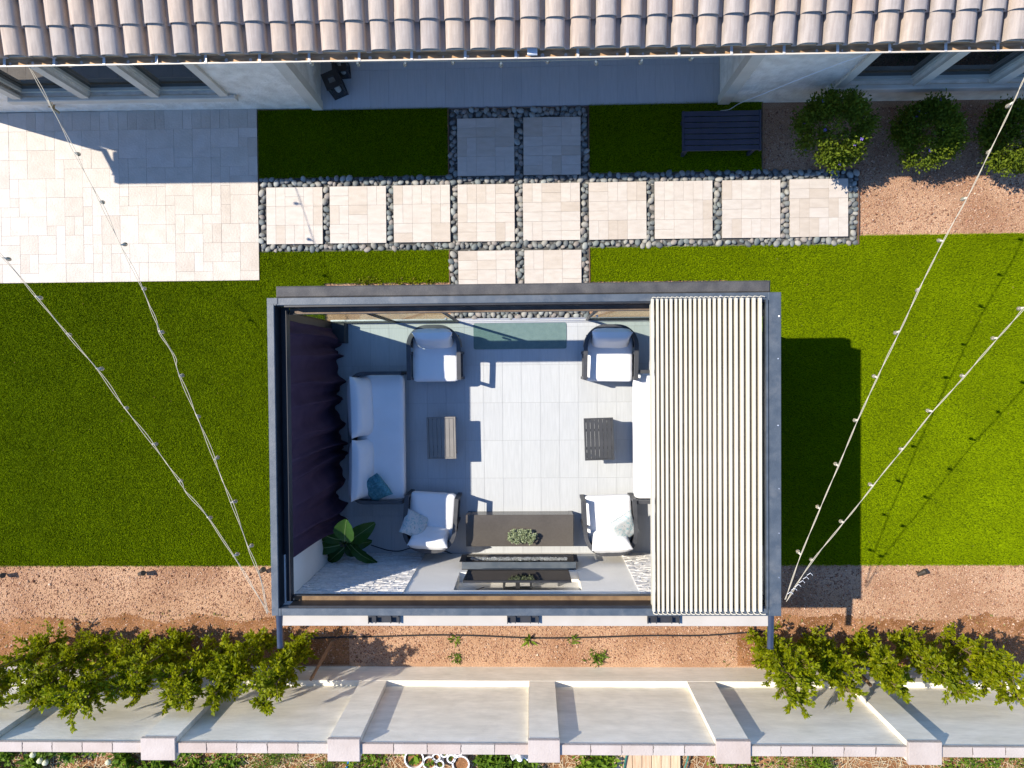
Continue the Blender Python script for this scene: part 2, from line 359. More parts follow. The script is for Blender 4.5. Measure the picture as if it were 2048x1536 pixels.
def leaves_mesh(name, P, D, L, Wd, m, fold=.25, droop=.0):
    """diamond leaves folded on the midrib: P base points, D directions (unit), L lengths, Wd widths"""
    n_ = len(P); up = rng.normal(size=(n_, 3)) * .55 + np.array([0, 0, 1.0])
    side = np.cross(D, up); side /= np.linalg.norm(side, axis=1)[:, None] + 1e-9
    nr = np.cross(side, D)
    L_, W_ = L[:, None], Wd[:, None]
    mid = P + D * L_ * .5; tip = P + D * L_ - np.array([0, 0, 1.0]) * L_ * droop
    a = mid + side * W_ * .5 + nr * W_ * fold; bq = mid - side * W_ * .5 + nr * W_ * fold
    V = np.stack([P, a, tip, bq, mid], 1).reshape(-1, 3)
    o = (np.arange(n_) * 5)[:, None]
    F = np.concatenate([o + np.array([[0, 4, 1]]), o + np.array([[4, 2, 1]]), o + np.array([[0, 3, 4]]), o + np.array([[4, 3, 2]])], 1).reshape(-1, 3)
    return fastmesh(name, V, F, m)
def unit(a): return a / (np.linalg.norm(a, axis=1)[:, None] + 1e-9)

# ================================================================== SETTING: GROUND
GX0, GX1 = -14.0, 13.0
g = MB(); N = 60
g.add([(-40, -40, -.03), (40, -40, -.03), (40, 40, -.03), (-40, 40, -.03)], [(0, 1, 2, 3)])
struct('ground', g, M_gravel)
def chips(rects, dens, name, zz=-.03, m=M_stones, smin=.006, smax=.016):
    Vs = []; Fs = []; base = 0
    oc = np.array([(1, 0, 0), (-1, 0, 0), (0, 1, 0), (0, -1, 0), (0, 0, 1), (0, 0, -1)], float)
    of = np.array([(0, 2, 4), (2, 1, 4), (1, 3, 4), (3, 0, 4), (2, 0, 5), (1, 2, 5), (3, 1, 5), (0, 3, 5)])
    for x0, x1, y0, y1 in rects:
        k = int((x1 - x0) * (y1 - y0) * dens)
        c = np.stack([rng.uniform(x0, x1, k), rng.uniform(y0, y1, k), np.full(k, zz)], 1)
        s = rng.uniform(smin, smax, (k, 1, 1)) * rng.uniform(.6, 1.3, (k, 1, 3))
        th = rng.uniform(0, 2 * PI, k); R = np.zeros((k, 3, 3)); R[:, 0, 0] = np.cos(th); R[:, 0, 1] = -np.sin(th); R[:, 1, 0] = np.sin(th); R[:, 1, 1] = np.cos(th); R[:, 2, 2] = 1
        v = (oc[None] + rng.normal(0, .15, (k, 6, 3))) * s; v = np.einsum('kij,kpj->kpi', R, v) + c[:, None]
        Vs.append(v.reshape(-1, 3)); Fs.append((of[None] + (base + np.arange(k) * 6)[:, None, None]).reshape(-1, 3)); base += k * 6
    return link(name, fastmesh(name, np.concatenate(Vs), np.concatenate(Fs), m))
LAWN_S = -3.18
o = chips([(-9, -3.45, -4.75, LAWN_S), (-3.45, 3.2, -4.80, -3.3), (3.2, 8.2, -4.8, LAWN_S), (5.22, 8.2, 2.09, 4.1), (3.72, 5.22, 3.15, 4.1), (-3.95, -1.35, 1.08, 1.45), (1.0, 3.3, 1.1, 1.42)], 1500, 'gravel_chips')
tag(o, 'loose pinkish granite chips strewn over the gravel strips', 'gravel', kind='stuff')
# damp planting soil under the hedges, edges uneven
def blob(name, pts, z, m):
    mb = MB(); mb.add([(x, y, z) for x, y in pts] + [(sum(p[0] for p in pts) / len(pts), sum(p[1] for p in pts) / len(pts), z)], [(i, (i + 1) % len(pts), len(pts)) for i in range(len(pts))])
    return struct(name, mb, m)
def wavy(x0, x1, y0, y1, amp=.07):
    xs = np.arange(x0, x1, .03)
    return [(x, y0) for x in (x0, x1)] + [(x, y1 + 1.6 * amp * mnoise.noise(Vector((x * 1.7, 3.3, y1))) + .07 * mnoise.noise(Vector((x * 6, 1, 2))) + .05 * mnoise.noise(Vector((x * 19, 4, 2)))) for x in xs[::-1]]
for (x0, x1) in ((-9.5, -3.0), (3.3, 9)):
    p = wavy(x0, x1, -4.85, -4.06)
    mb = MB(); top = p[2:][::-1]
    vs = []; fs = []
    for i, (x, y) in enumerate(top):
        vs += [(x, -4.83, -.026), (x, y, -.026)]
        if i: fs.append((2 * i - 2, 2 * i, 2 * i + 1, 2 * i - 1))
    mb.add(vs, fs); struct('planting_soil', mb, M_soil)

def litter(rects, dens, name, label, m, z0, l0, l1):
    Ps = []
    for x0, x1, y0, y1 in rects:
        k = int((x1 - x0) * (y1 - y0) * dens); Ps.append(np.stack([rng.uniform(x0, x1, k), rng.uniform(y0, y1, k), np.full(k, z0)], 1))
    P = np.concatenate(Ps); k = len(P); th = rng.uniform(0, 2 * PI, k); D = unit(np.stack([np.cos(th), np.sin(th), rng.uniform(-.05, .35, k)], 1)); L = rng.uniform(l0, l1, k)
    tag(link(name, leaves_mesh(name, P, D, L, L * .45, m), None), label, 'leaf litter', kind='stuff')
M_litter = leafmat('fallen leaves', [(.16, .09, .03), (.30, .20, .07), (.10, .06, .03), (.38, .30, .12), (.12, .13, .03)], .8, .1, (.2, .12, .03))
litter([(-9, -2.8, -4.82, -3.95), (3.0, 8.2, -4.82, -3.95)], 42, 'fallen_leaves', 'dry fallen leaves lying on the soil under the ficus rows', M_litter, -.015, .03, .065)
litter([(-9, -4.45, -3.1, 1.4), (3.2, 8.2, -3.1, 1.9)], 1.6, 'lawn_litter', 'few tiny pale leaf bits scattered over the lawn', M_litter, .03, .012, .03)
o = chips([(-9, -3.45, -4.75, LAWN_S), (3.2, 8.2, -4.8, LAWN_S), (-3.45, 3.2, -4.80, -3.3), (5.22, 8.2, 2.09, 4.1)], 26, 'gravel_stones', -.026, M_stones, .014, .03); tag(o, 'larger pale and brown stones among the granite chips', 'gravel', kind='stuff')
# lawns: backing sheets and one mass of blades
RECTS = [(-12.0, -4.40, LAWN_S, 1.485), (-4.40, -3.35, LAWN_S, 1.93), (-3.35, -1.30, 1.42, 1.93),
         (-4.38, -1.30, 3.13, 4.215), (.955, 3.69, 3.13, 4.215),
         (.955, 3.15, 1.40, 1.93), (3.15, 5.20, LAWN_S, 1.93), (5.20, 12.0, LAWN_S, 2.07)]
mb = MB()
for x0, x1, y0, y1 in RECTS: mb.add([(x0, y0, .0), (x1, y0, .0), (x1, y1, .0), (x0, y1, .0)], [(0, 1, 2, 3)])
struct('lawn', mb, M_turfbase)
P = []
for x0, x1, y0, y1 in RECTS:
    x0, x1 = max(x0, -9.0), min(x1, 8.4)
    k = int((x1 - x0) * (y1 - y0) * 13000)
    P.append(np.stack([rng.uniform(x0 - .01, x1 + .01, k), rng.uniform(y0 - .012, y1 + .012, k), np.zeros(k)], 1))
P = np.concatenate(P); k = len(P)
nap = np.array([mnoise.noise(Vector((a * .55, b_ * .55, 0))) for a, b_ in P[::40, :2]]).repeat(40)[:k] if False else np.zeros(k)
d = unit(np.stack([rng.normal(0, .36, k) + .42, rng.normal(0, .36, k) - .14, np.ones(k)], 1))
Lb = rng.uniform(.022, .038, k)[:, None]; th = np.arctan2(d[:, 1], d[:, 0]) + PI / 2 + rng.normal(0, .5, k)
sd = np.stack([np.cos(th), np.sin(th), np.zeros(k)], 1) * .0036
V = np.stack([P - sd, P + sd, P + d * Lb], 1).reshape(-1, 3)
F = np.arange(3 * k).reshape(-1, 3)
tag(link('turf_blades', fastmesh('turf_blades', V, F, M_grass)), 'short bright green artificial turf blades of the lawn', 'grass', kind='stuff')
# metal edging beside pebbles and lawns
mb = MB()
for x0, x1, y0, y1 in ((5.200, 5.215, 1.93, 3.13), (-1.305, -1.29, 3.13, 4.185), (.945, .96, 3.13, 4.185), (-1.305, -1.29, 1.0, 1.93), (.945, .96, 1.0, 1.93), (3.69, 3.705, 3.13, 4.185)):
    mb.box(x0, x1, y0, y1, -.03, .022)
tag(part('metal_edging', mb, M_edging), 'thin rusty metal strip edging between pebbles and turf', 'edging', kind='structure')

# patio of mixed travertine pavers
PX0, PX1, PY0, PY1 = -9.4, -4.395, 1.48, 4.245
mb = MB(); mb.box(PX0, PX1 - .004, PY0 + .004, PY1, -.05, .012); patio = struct('patio', mb, M_grout)
U = .1525; nx, ny = int(round((PX1 - PX0) / U)), int(round((PY1 - PY0) / U)); ux, uy = (PX1 - PX0) / nx, (PY1 - PY0) / ny
occ = np.zeros((nx, ny), bool); cache = {}
def paver(parent, x0, y0, a, bb, ux, uy, z0, z1, m, name='travertine_paver', gap=.0011):
    key = (name, a, bb, round(ux, 4), m.name)
    if key not in cache:
        q = MB(); q.box(gap, a * ux - gap, gap, bb * uy - gap, z0 - z1, 0, .001); cache[key] = q.mesh(name, m)
    return link(name, cache[key], parent, (x0, y0, z1 + random.uniform(-.0012, .0012)), (random.uniform(-.002, .002), random.uniform(-.002, .002), 0))
sizes = [(3, 3), (2, 3), (3, 2), (2, 2), (2, 2), (2, 1), (1, 2), (1, 1)]
wts = [3.2, 2, 3, 2.4, 2, 2, 2, .4]
for j in range(ny - 1, -1, -1):
    for i in range(nx - 1, -1, -1):
        if occ[i, j]: continue
        ss = [sz for sz in sizes]; order = sorted(ss, key=lambda q: -random.random() ** (1 / wts[sizes.index(q)]))
        if j == ny - 1: order = [(1, 2), (1, 2), (2, 2)] if random.random() < .7 else [(2, 2), (1, 2)]
        for a, bb in order + [(1, 1)]:
            if i - a + 1 < 0 or j - bb + 1 < 0: continue
            if occ[i - a + 1:i + 1, j - bb + 1:j + 1].any(): continue
            occ[i - a + 1:i + 1, j - bb + 1:j + 1] = True
            paver(patio, PX0 + (i - a + 1) * ux, PY0 + (j - bb + 1) * uy, a, bb, ux, uy, -.02, .02, M_patio); break

# porch floor between the wings
mb = MB(); mb.box(-3.345, 3.03, 4.20, 8.0, -.05, .010); porch = struct('porch_floor', mb, M_tgrout)
tcache = {}
def floor_tiles(parent, xs, ys, z, clipx, clipy):
    for x in xs:
        for y in ys:
            x0, x1 = max(x, clipx[0]), min(x + .3048, clipx[1]); y0, y1 = max(y, clipy[0]), min(y + .6096, clipy[1])
            if x1 - x0 < .02 or y1 - y0 < .02: continue
            key = (round(x1 - x0, 3), round(y1 - y0, 3))
            if key not in tcache:
                q = MB(); q.box(.0012, x1 - x0 - .0012, .0012, y1 - y0 - .0012, -.02, 0, .001); tcache[key] = q.mesh('tile', M_tile)
            link('tile', tcache[key], parent, (x0, y0, z))
tx = W(600 + 300 / 2.926, 180).x; ty = W(900, 138).y
floor_tiles(porch, [tx + .3048 * k for k in range(-2, 22)], [ty - .6096, ty, ty + .6096], .014, (-3.345, 3.03), (4.20, 8))

# pergola floor
FX0, FX1, FY0, FY1 = -3.30, 3.08, -3.00, .80
mb = MB(); mb.box(FX0, FX1, FY0, FY1, -.06, .010); pfloor = struct('pergola_floor', mb, M_tgrout)
tx = W(900 + 404 / 3.84, 800).x; ty = W(1080, 560 + 940 / 3.84).y
floor_tiles(pfloor, [tx + .3048 * k for k in range(-9, 9)], [ty + .6096 * k for k in range(-5, 3)], .014, (FX0 + .003, FX1 - .003), (FY0 + .003, FY1 - .003))

# ------------------------------------------------------------------ stepping slabs
SL = .914
slab_defs = []
names9 = ['first stepping slab of the long row, right beside the big patio, crossed by a cable shadow', 'second stepping slab from the patio in the long row',
          'third stepping slab from the patio in the long row', 'long row stepping slab at the left of the crossing, below the left shaded slab',
          'long row stepping slab at the right of the crossing, with several tan pieces', 'long row stepping slab just right of the crossing over the pergola louvers\' left edge',
          'third stepping slab from the gravel end of the long row', 'second stepping slab from the gravel end of the long row', 'last stepping slab at the gravel end, under the shrub tip']
lefts = [532.5, 659.3, 787.1, 915.2, 1046.1, 1178.3, 1309.8, 1444.5, 1579.9]
tops = [373.4, 372.7, 370.3, 369.3, 367.6, 365.2, 362.8, 360, 356.7]
for i in range(9):
    p = W(lefts[i], 425, .03); t = W(lefts[i], tops[i], .03)
    slab_defs.append((p.x, 2.97, names9[i], i >= 4 or True))
xa, xb = W(914.5, 290, .03).x, W(1046.5, 290, .03).x
slab_defs += [(xa, 4.02, 'shaded stepping slab nearest the porch, left one of the pair', 1), (xb, 4.02, 'shaded stepping slab nearest the porch, right one of the pair', 1),
              (xa, 1.905, 'left stepping slab at the pergola door, half under the roller housing', 1), (xb, 1.905, 'right stepping slab at the pergola door, half under the roller housing', 1)]
slab_rects = []
for (x, ytop, lab, _) in slab_defs:
    t = thing('stepping_slab', lab, 'stepping slab', (x, ytop - SL, 0), random.uniform(-.006, .006), 'travertine stepping slabs set in pebbles')
    q = MB(); q.box(.004, SL - .004, .004, SL - .004, -.05, .022); part('bedding', q, M_grout, t)
    u = SL / 6
    for bi in range(3):
        for bj in range(3):
            kx = random.choice((0, 1, 1, 2, 2, 2)); 
            if (bi, bj) == (1, 1): kx = random.choice((0, 0, 1))
            pcs = {0: [(0, 0, 2, 2)], 1: [(0, 0, 2, 1), (0, 1, 2, 1)], 2: [(0, 0, 1, 2), (1, 0, 1, 2)]}[kx]
            for (a, b_, wx, wy) in pcs:
                paver(t, (bi * 2 + a) * u, (bj * 2 + b_) * u, wx, wy, u, u, .0, .03, M_trav)
    slab_rects.append((x, x + SL, ytop - SL, ytop))

# ------------------------------------------------------------------ pebbles
bands = [(-4.385, 5.198, 1.935, 3.125), (-1.288, .943, 3.125, 4.185), (-1.288, .943, .815, 1.935)]
mb = MB()
for i, (x0, x1, y0, y1) in enumerate(bands): mb.add([(x0, y0, -.02), (x1, y0, -.02), (x1, y1, -.02), (x0, y1, -.02)], [(0, 1, 2, 3)])
bed = struct('pebble_bed', mb, M_under)
def in_slab(x, y, mg):
    return any(a - mg < x < b_ + mg and c - mg < y < d_ + mg for a, b_, c, d_ in slab_rects)
cell = .05; grid = {}; pebs = []
tries = 60000
for _ in range(tries):
    bx = random.choices(bands, [11.4, 2.4, 2.5])[0]
    x, y = random.uniform(bx[0] + .02, bx[1] - .02), random.uniform(bx[2] + .02, bx[3] - .02)
    r = random.choice((.042, .048, .054, .060)) if len(pebs) < 600 else random.uniform(.024, .038)
    if in_slab(x, y, r * .55): continue
    ci, cj = int(x / .1), int(y / .1); ok = True
    for di in (-1, 0, 1):
        for dj in (-1, 0, 1):
            for (px_, py_, pr) in grid.get((ci + di, cj + dj), ()):
                if (px_ - x) ** 2 + (py_ - y) ** 2 < ((pr + r) * .76) ** 2: ok = False; break
            if not ok: break
        if not ok: break
    if ok: grid.setdefault((ci, cj), []).append((x, y, r)); pebs.append((x, y, r))
def ico(sub=2):
    import bmesh
    bm = bmesh.new(); bmesh.ops.create_icosphere(bm, subdivisions=sub, radius=1); v = [p.co.copy() for p in bm.verts]; f = [tuple(q.index for q in fc.verts) for fc in bm.faces]; bm.free(); return v, f
iv, if_ = ico(2)
pmesh = []
for s_ in range(10):
    vs = []
    for p in iv:
        q = p * (1 + .16 * mnoise.noise(p * 1.1 + Vector((s_ * 5, 0, 0)))); q = Vector((q.x * random.uniform(1.1, 1.12), q.y * .84, q.z * .55)); vs.append(q)
    q = MB(); q.add(vs, if_); pmesh.append(q.mesh('pebble', M_pebble, 'all'))
# largest ones become pebbles of their own, the rest is one lot
vis = sorted(pebs, key=lambda p: -p[2])
big = vis[:300]; rest = vis[300:]
for x, y, r in big:
    o = link('pebble', random.choice(pmesh), bed, (x, y, -.002 + random.uniform(-.004, .010)), (random.uniform(-.35, .35), random.uniform(-.35, .35), random.uniform(0, PI)))
    o.scale = (r, r, r)
Vs = []; Fs = []
ivn = np.array([tuple(v) for v in iv]); ifn = np.array(if_); base = 0
def lot(lst, zlo, zhi):
    global base
    for x, y, r in lst:
        v = ivn * (1 + .14 * np.sin(ivn[:, [1, 2, 0]] * 2 + random.uniform(0, 6))) * np.array([1.12, .84, .55]) * r
        e = np.array(Euler((random.uniform(-.4, .4), random.uniform(-.4, .4), random.uniform(0, PI))).to_matrix())
        Vs.append(v @ e.T + np.array([x, y, random.uniform(zlo, zhi)])); Fs.append(ifn + base); base += len(v)
lot(rest, -.006, .008)
under = []
for bx, k in zip(bands, (1500, 420, 420)):
    for _ in range(k):
        x, y = random.uniform(bx[0] + .02, bx[1] - .02), random.uniform(bx[2] + .02, bx[3] - .02)
        if not in_slab(x, y, .0): under.append((x, y, random.uniform(.022, .036)))
lot(under, -.026, -.018)
o = link('pebble_lot', fastmesh('pebble_lot', np.concatenate(Vs), np.concatenate(Fs), M_pebble_i, True), bed); o['kind'] = 'stuff'

# ================================================================== HOUSE
house = thing('house', 'stucco house with clay coloured barrel tile roof, gutter and tall windows along the yard', 'house', (0, 4.22, 0))
house.rotation_euler.z = -.0045
WY = 4.19; HZ = 2.72
def hp(name, mb, m, parent=house, smooth=False, loc=(0, 0, 0)):    # local to the house: y measured from the wall face
    return part(name, mb, m, parent, smooth, loc)
LW, RW = (-8.93, -3.345), (3.03, 12.0)
PANES_L = [(-7.80, -6.87), (-6.74, -5.78), (-5.65, -4.71)]
PANES_R = [(4.70, 5.71), (5.86, 6.85), (7.02, 8.0)]
ZS, ZT = .66, 2.50
def wing(x0, x1, panes, side):
    mb = MB(); pa, pb = panes[0][0] - .13, panes[-1][1] + .13
    mb.box(x0, pa, 0, .22, -.05, HZ); mb.box(pb, x1, 0, .22, -.05, HZ); mb.box(pa, pb, 0, .22, -.05, ZS - .04); mb.box(pa, pb, 0, .22, ZT + .04, HZ)
    for a, b_ in zip(panes[:-1], panes[1:]): mb.box(a[1], b_[0], .0, .22, ZS - .04, ZT + .04)
    if side < 0: mb.box(x1 - .22, x1, .22, 3.8, -.05, HZ); mb.box(x0, x0 + .22, .22, 9, -.05, HZ)
    else: mb.box(x0, x0 + .22, .22, 3.8, -.05, HZ)
    wl = hp('wall', mb, M_stucco)
    for i, (a, b_) in enumerate(panes):
        q = MB(); f = .055
        q.box(a, a + f, .05, .15, ZS, ZT); q.box(b_ - f, b_, .05, .15, ZS, ZT); q.box(a + f, b_ - f, .05, .15, ZS, ZS + f); q.box(a + f, b_ - f, .05, .15, ZT - f, ZT)
        q.box(a + f, b_ - f, .045, .14, 1.70, 1.755)
        wf = hp('window', q, M_wframe)
        q = MB(); q.box(a + f, b_ - f, .095, .105, ZS + f, 1.70); hp('pane', q, M_wglass, wf)
        q = MB(); q.box(a + f, b_ - f, .085, .092, 1.755, ZT - f); hp('pane', q, M_wglass, wf)
        q = MB(); q.box(a, b_, .16, .21, ZS, ZT); hp('reveal', q, M_inside, wf)
    edges = [(panes[0][0] - .13, panes[0][0])] + [(a[1], b_[0]) for a, b_ in zip(panes[:-1], panes[1:])] + [(panes[-1][1], panes[-1][1] + .13)]
    for (a, b_) in edges:
        q = MB(); q.box(a, b_, -.045, -.001, ZS, ZT + .12, 0); hp('mullion_trim', q, M_trim)
    q = MB(); q.box(edges[0][0] - .1, edges[-1][1] + .1, -.075, -.001, ZS - .13, ZS - .003, .012); hp('sill', q, M_trim)
wing(*LW, PANES_L, -1); wing(*RW, PANES_R, 1)
q = MB(); q.box(-3.49, -3.340, -.035, -.001, -.04, HZ - .01); q.box(-3.344, -3.315, -.035, .10, -.04, HZ - .01); hp('corner_trim', q, M_trim)
q = MB(); q.box(3.025, 3.175, -.035, -.001, -.04, HZ - .01); q.box(3.0, 3.029, -.035, .10, -.04, HZ - .01); hp('corner_trim', q, M_trim)
q = MB(); q.box(-3.34, 3.03, 3.81, 4.0, -.05, HZ); hp('porch_back_wall', q, M_stucco)
q = MB(); q.box(-3.34, 3.03, .0, 3.80, HZ + .003, HZ + .06); hp('porch_ceiling', q, M_stucco)
q = MB(); q.box(-9.0, 12.0, -.36, .0, HZ + .002, HZ + .05); hp('soffit', q, M_trim)
q = MB(); q.box(-8.99, 12.0, -.385, -.362, HZ - .04, HZ + .16); hp('fascia', q, M_trim)
# roof: deck plus tiles, slope 4 in 12
SLP = math.atan(.33); TY = 3.775 - WY; TZ = 2.895
roof_len = 7.5
q = MB()
q.add([(-9.0, -.37, TZ - .10), (12.0, -.37, TZ - .10), (12.0, -.37 + roof_len, TZ - .10 + roof_len * .33), (-9.0, -.37 + roof_len, TZ - .10 + roof_len * .33)], [(0, 1, 2, 3)])
q.add([(-9.0, -.37 + roof_len, TZ - .10 + roof_len * .33), (12.0, -.37 + roof_len, TZ - .10 + roof_len * .33), (12.0, -.37 + 2 * roof_len, TZ - .10), (-9.0, -.37 + 2 * roof_len, TZ - .10)], [(0, 1, 2, 3)])
roof = hp('roof', q, M_inside)
TP = .297; EXP = .325
def tile_geo(mb, M=None):
    ns = 8; bw = .232; hgt = .088; th_ = .015; ln = .42
    prof = [(-.008, -.045)] + [(bw / 2 + bw / 2 * u_, hgt * (1 - abs(u_) ** 2.8) ** .5) for u_ in (-.97, -.9, -.75, -.5, -.2, .15, .5, .75, .9, .97)] + [(bw, -.045), (bw + .02, -.052), (TP - .010, -.047)]
    up = [(x, z + th_) for x, z in prof]
    vs = []; K = len(prof)
    for y, tap in ((0, 0), (ln, .012)):
        for x, z in up: vs.append((x, y, z))
        for x, z in prof: vs.append((x, y, z - .003))
    fs = []
    for k in range(K - 1):
        fs += [(k, k + 1, 2 * K + k + 1, 2 * K + k), (K + k + 1, K + k, 3 * K + k, 3 * K + k + 1), (K + k, K + k + 1, k + 1, k)]
    fs += [(K, 0, 2 * K, 3 * K), (K - 1, 2 * K - 1, 4 * K - 1, 3 * K - 1)]
    if M is not None: vs = [M @ Vector(p) for p in vs]
    mb.add(vs, fs)
q = MB(); tile_geo(q); tm = q.mesh('roof_tile', M_rtile, True)
ncol = int(17.5 / TP)
tx0 = -9.0
far = MB()
for r in range(22):
    yy = TY + r * EXP * math.cos(SLP); zz = TZ + r * EXP * math.sin(SLP) + .032
    for c in range(ncol if r < 4 else 71):
        x = tx0 + c * TP
        if r < 4 and x > -7.9 and x < 7.4:
            o = link('roof_tile', tm, roof, (x + random.uniform(-.004, .004), yy + random.uniform(-.006, .006), zz + random.uniform(0, .004)), (SLP - .14 + random.uniform(-.012, .012), random.uniform(-.025, .025), random.uniform(-.013, .013)))
        else:
            tile_geo(far, Matrix.Translation((x, yy, zz)) @ Matrix.Rotation(SLP - .14, 4, 'X'))
o = hp('roof_tile_field', far, M_rtile, roof, True); o['kind'] = 'stuff'
# gutter
GY0, GY1, GZ0, GZ1 = 3.70 - WY, 3.845 - WY - .04, 2.73, 2.85
q = MB(); q.add([(-8.96, GY0, GZ1 - .004), (12, GY0, GZ1 - .004), (12, GY0 + .085, GZ0), (-8.96, GY0 + .085, GZ0), (-8.96, GY0 + .012, GZ1 - .004), (12, GY0 + .012, GZ1 - .004), (12, GY0 + .097, GZ0), (-8.96, GY0 + .097, GZ0)], [(0, 3, 2, 1), (4, 5, 6, 7), (3, 7, 6, 2), (0, 1, 5, 4)]); q.box(-8.96, 12, GY0 - .004, GY0 + .014, GZ1 - .004, GZ1 + .006); gut = hp('gutter', q, M_cream)
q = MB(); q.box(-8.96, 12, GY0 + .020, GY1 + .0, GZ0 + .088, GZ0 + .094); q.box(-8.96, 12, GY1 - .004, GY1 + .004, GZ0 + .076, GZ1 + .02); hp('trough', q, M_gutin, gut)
q = MB(); q.box(-8.99, -8.962, GY0 - .01, GY1 + .004, GZ0, GZ1); hp('end_cap', q, M_cream, gut)
for px in [-90, 10, 109, 209, 314, 412, 520, 619, 719, 824, 931, 1032, 1156, 1255, 1358, 1463, 1568, 1675, 1779, 1891, 1995, 2100]:
    x = W(px, 115, 2.85).x
    q = MB(); q.box(-.016, .016, GY0 + .0, GY1 + .06, GZ1 + .008, GZ1 + .012); hp('gutter_strap', q, M_strap, gut, False, (x, 0, 0))
q = MB()
for c in range(ncol):
    x = tx0 + c * TP + .26 + random.uniform(-.02, .02)
    if x < -7 or x > 7: continue
    r_ = random.uniform(.012, .024); a = [(r_ * math.cos(t_ * PI / 4) * random.uniform(.7, 1.1), r_ * 1.1 * math.sin(t_ * PI / 4)) for t_ in range(8)]
    q.add([(x + u_, GY0 + .045 + v_, GZ0 + .097) for u_, v_ in a], [tuple(range(8))])
hp('drip_stain', q, mat('lime stain', (.52, .44, .36), (.6, .52, .46), 20, .8), gut)['kind'] = 'stuff'
q = MB(); q.box(W(1055, 105, 2.9).x, W(1075, 105, 2.9).x, GY0 + .02, GY0 + .105, GZ1 + .03, GZ1 + .065, .006); hp('gutter_clip', q, mat('bright clip', (.7, .7, .7), None, 4, .3), gut)
q = MB(); q.tube([(-8.88, GY0 + .08, GZ0), (-8.88, GY0 + .10, GZ0 - .08), (-8.86, -.06, 2.38), (-8.86, -.06, 2.25), (-8.86, -.06, .05)], .04, 8); hp('downspout', q, M_cream)
# hose bib and white cable on the walls
q = MB(); p = W(105, 212, .35); q.cyl((p.x, -.005, .32), (p.x, -.07, .32), .016); q.cyl((p.x, -.07, .33), (p.x + .06, -.12, .27), .02); q.cyl((p.x - .01, -.06, .32), (p.x - .01, -.06, .38), .008); q.cyl((p.x - .04, -.06, .385), (p.x + .03, -.06, .385), .01)
hp('hose_tap', q, mat('brass', (.35, .25, .12), (.42, .32, .16), 8, .45, metal=.5))

# porch light cable on the right wing
pts = [(4.90, WY - .05, 2.35), (4.55, WY - .03, 1.85), (4.1, WY - .028, 1.25), (3.75, WY - .028, .72), (3.5, WY - .03, .35), (3.30, WY - .05, .12), (3.18, WY - .10, .02), (3.04, WY - .12, .02)]
def smooth_path(pts, n=8):
    P = [Vector(p) for p in pts]; out = []
    for i in range(len(P) - 1):
        p0, p1, p2, p3 = P[max(i - 1, 0)], P[i], P[i + 1], P[min(i + 2, len(P) - 1)]
        for k in range(n):
            t = k / n
            out.append(.5 * ((2 * p1) + (p2 - p0) * t + (2 * p0 - 5 * p1 + 4 * p2 - p3) * t * t + (3 * p1 - p0 - 3 * p2 + p3) * t ** 3))
    out.append(P[-1]); return out
q = MB(); q.tube(smooth_path(pts), .006, 5); tag(part('wall_cable', q, M_plastic), 'thin white cable slung diagonally across the right house wall', 'cable')

# lanterns on the porch
def lantern(loc, rz, h, wd, label):
    t = thing('lantern', label, 'lantern', loc, rz, 'black lanterns on the porch')
    q = MB(); q.box(-wd / 2, wd / 2, -wd / 2, wd / 2, 0, .03, .004); part('base', q, M_black, t)
    q = MB(); a = wd / 2
    for sx in (-1, 1):
        for sy in (-1, 1): q.box(sx * a - (.025 if sx > 0 else 0), sx * a + (.025 if sx < 0 else 0), sy * a - (.025 if sy > 0 else 0), sy * a + (.025 if sy < 0 else 0), .03, h)
    part('frame', q, M_black, t)
    q = MB(); f = .03
    q.box(-a - .01, a + .01, -a - .01, -a + .07, h, h + .03); q.box(-a - .01, a + .01, a - .07, a + .01, h, h + .03); q.box(-a - .01, -a + .07, -a + .07, a - .07, h, h + .03); q.box(a - .07, a + .01, -a + .07, a - .07, h, h + .03)
    q.tube([(-.06, 0, h + .03), (-.04, 0, h + .1), (.04, 0, h + .1), (.06, 0, h + .03)], .006, 5); part('lid', q, M_black, t)
    q = MB(); q.box(-a + .026, a - .026, -a + .006, -a + .010, .03, h); q.box(-a + .026, a - .026, a - .010, a - .006, .03, h); q.box(-a + .006, -a + .010, -a + .026, a - .026, .03, h); q.box(a - .010, a - .006, -a + .026, a - .026, .03, h); part('glass', q, M_lglass, t)
    q = MB(); q.cyl((0, 0, .031), (0, 0, .22), .045, n=16); part('candle', q, M_wax, t, True)
p = W(672, 172, .2); lantern((p.x, p.y, .014), math.radians(22), .42, .24, 'taller black lantern with a candle, standing in front by the porch corner')
p = W(684, 138, .15); lantern((p.x, p.y, .014), math.radians(5), .30, .21, 'smaller black lantern behind the tall one in the porch corner')

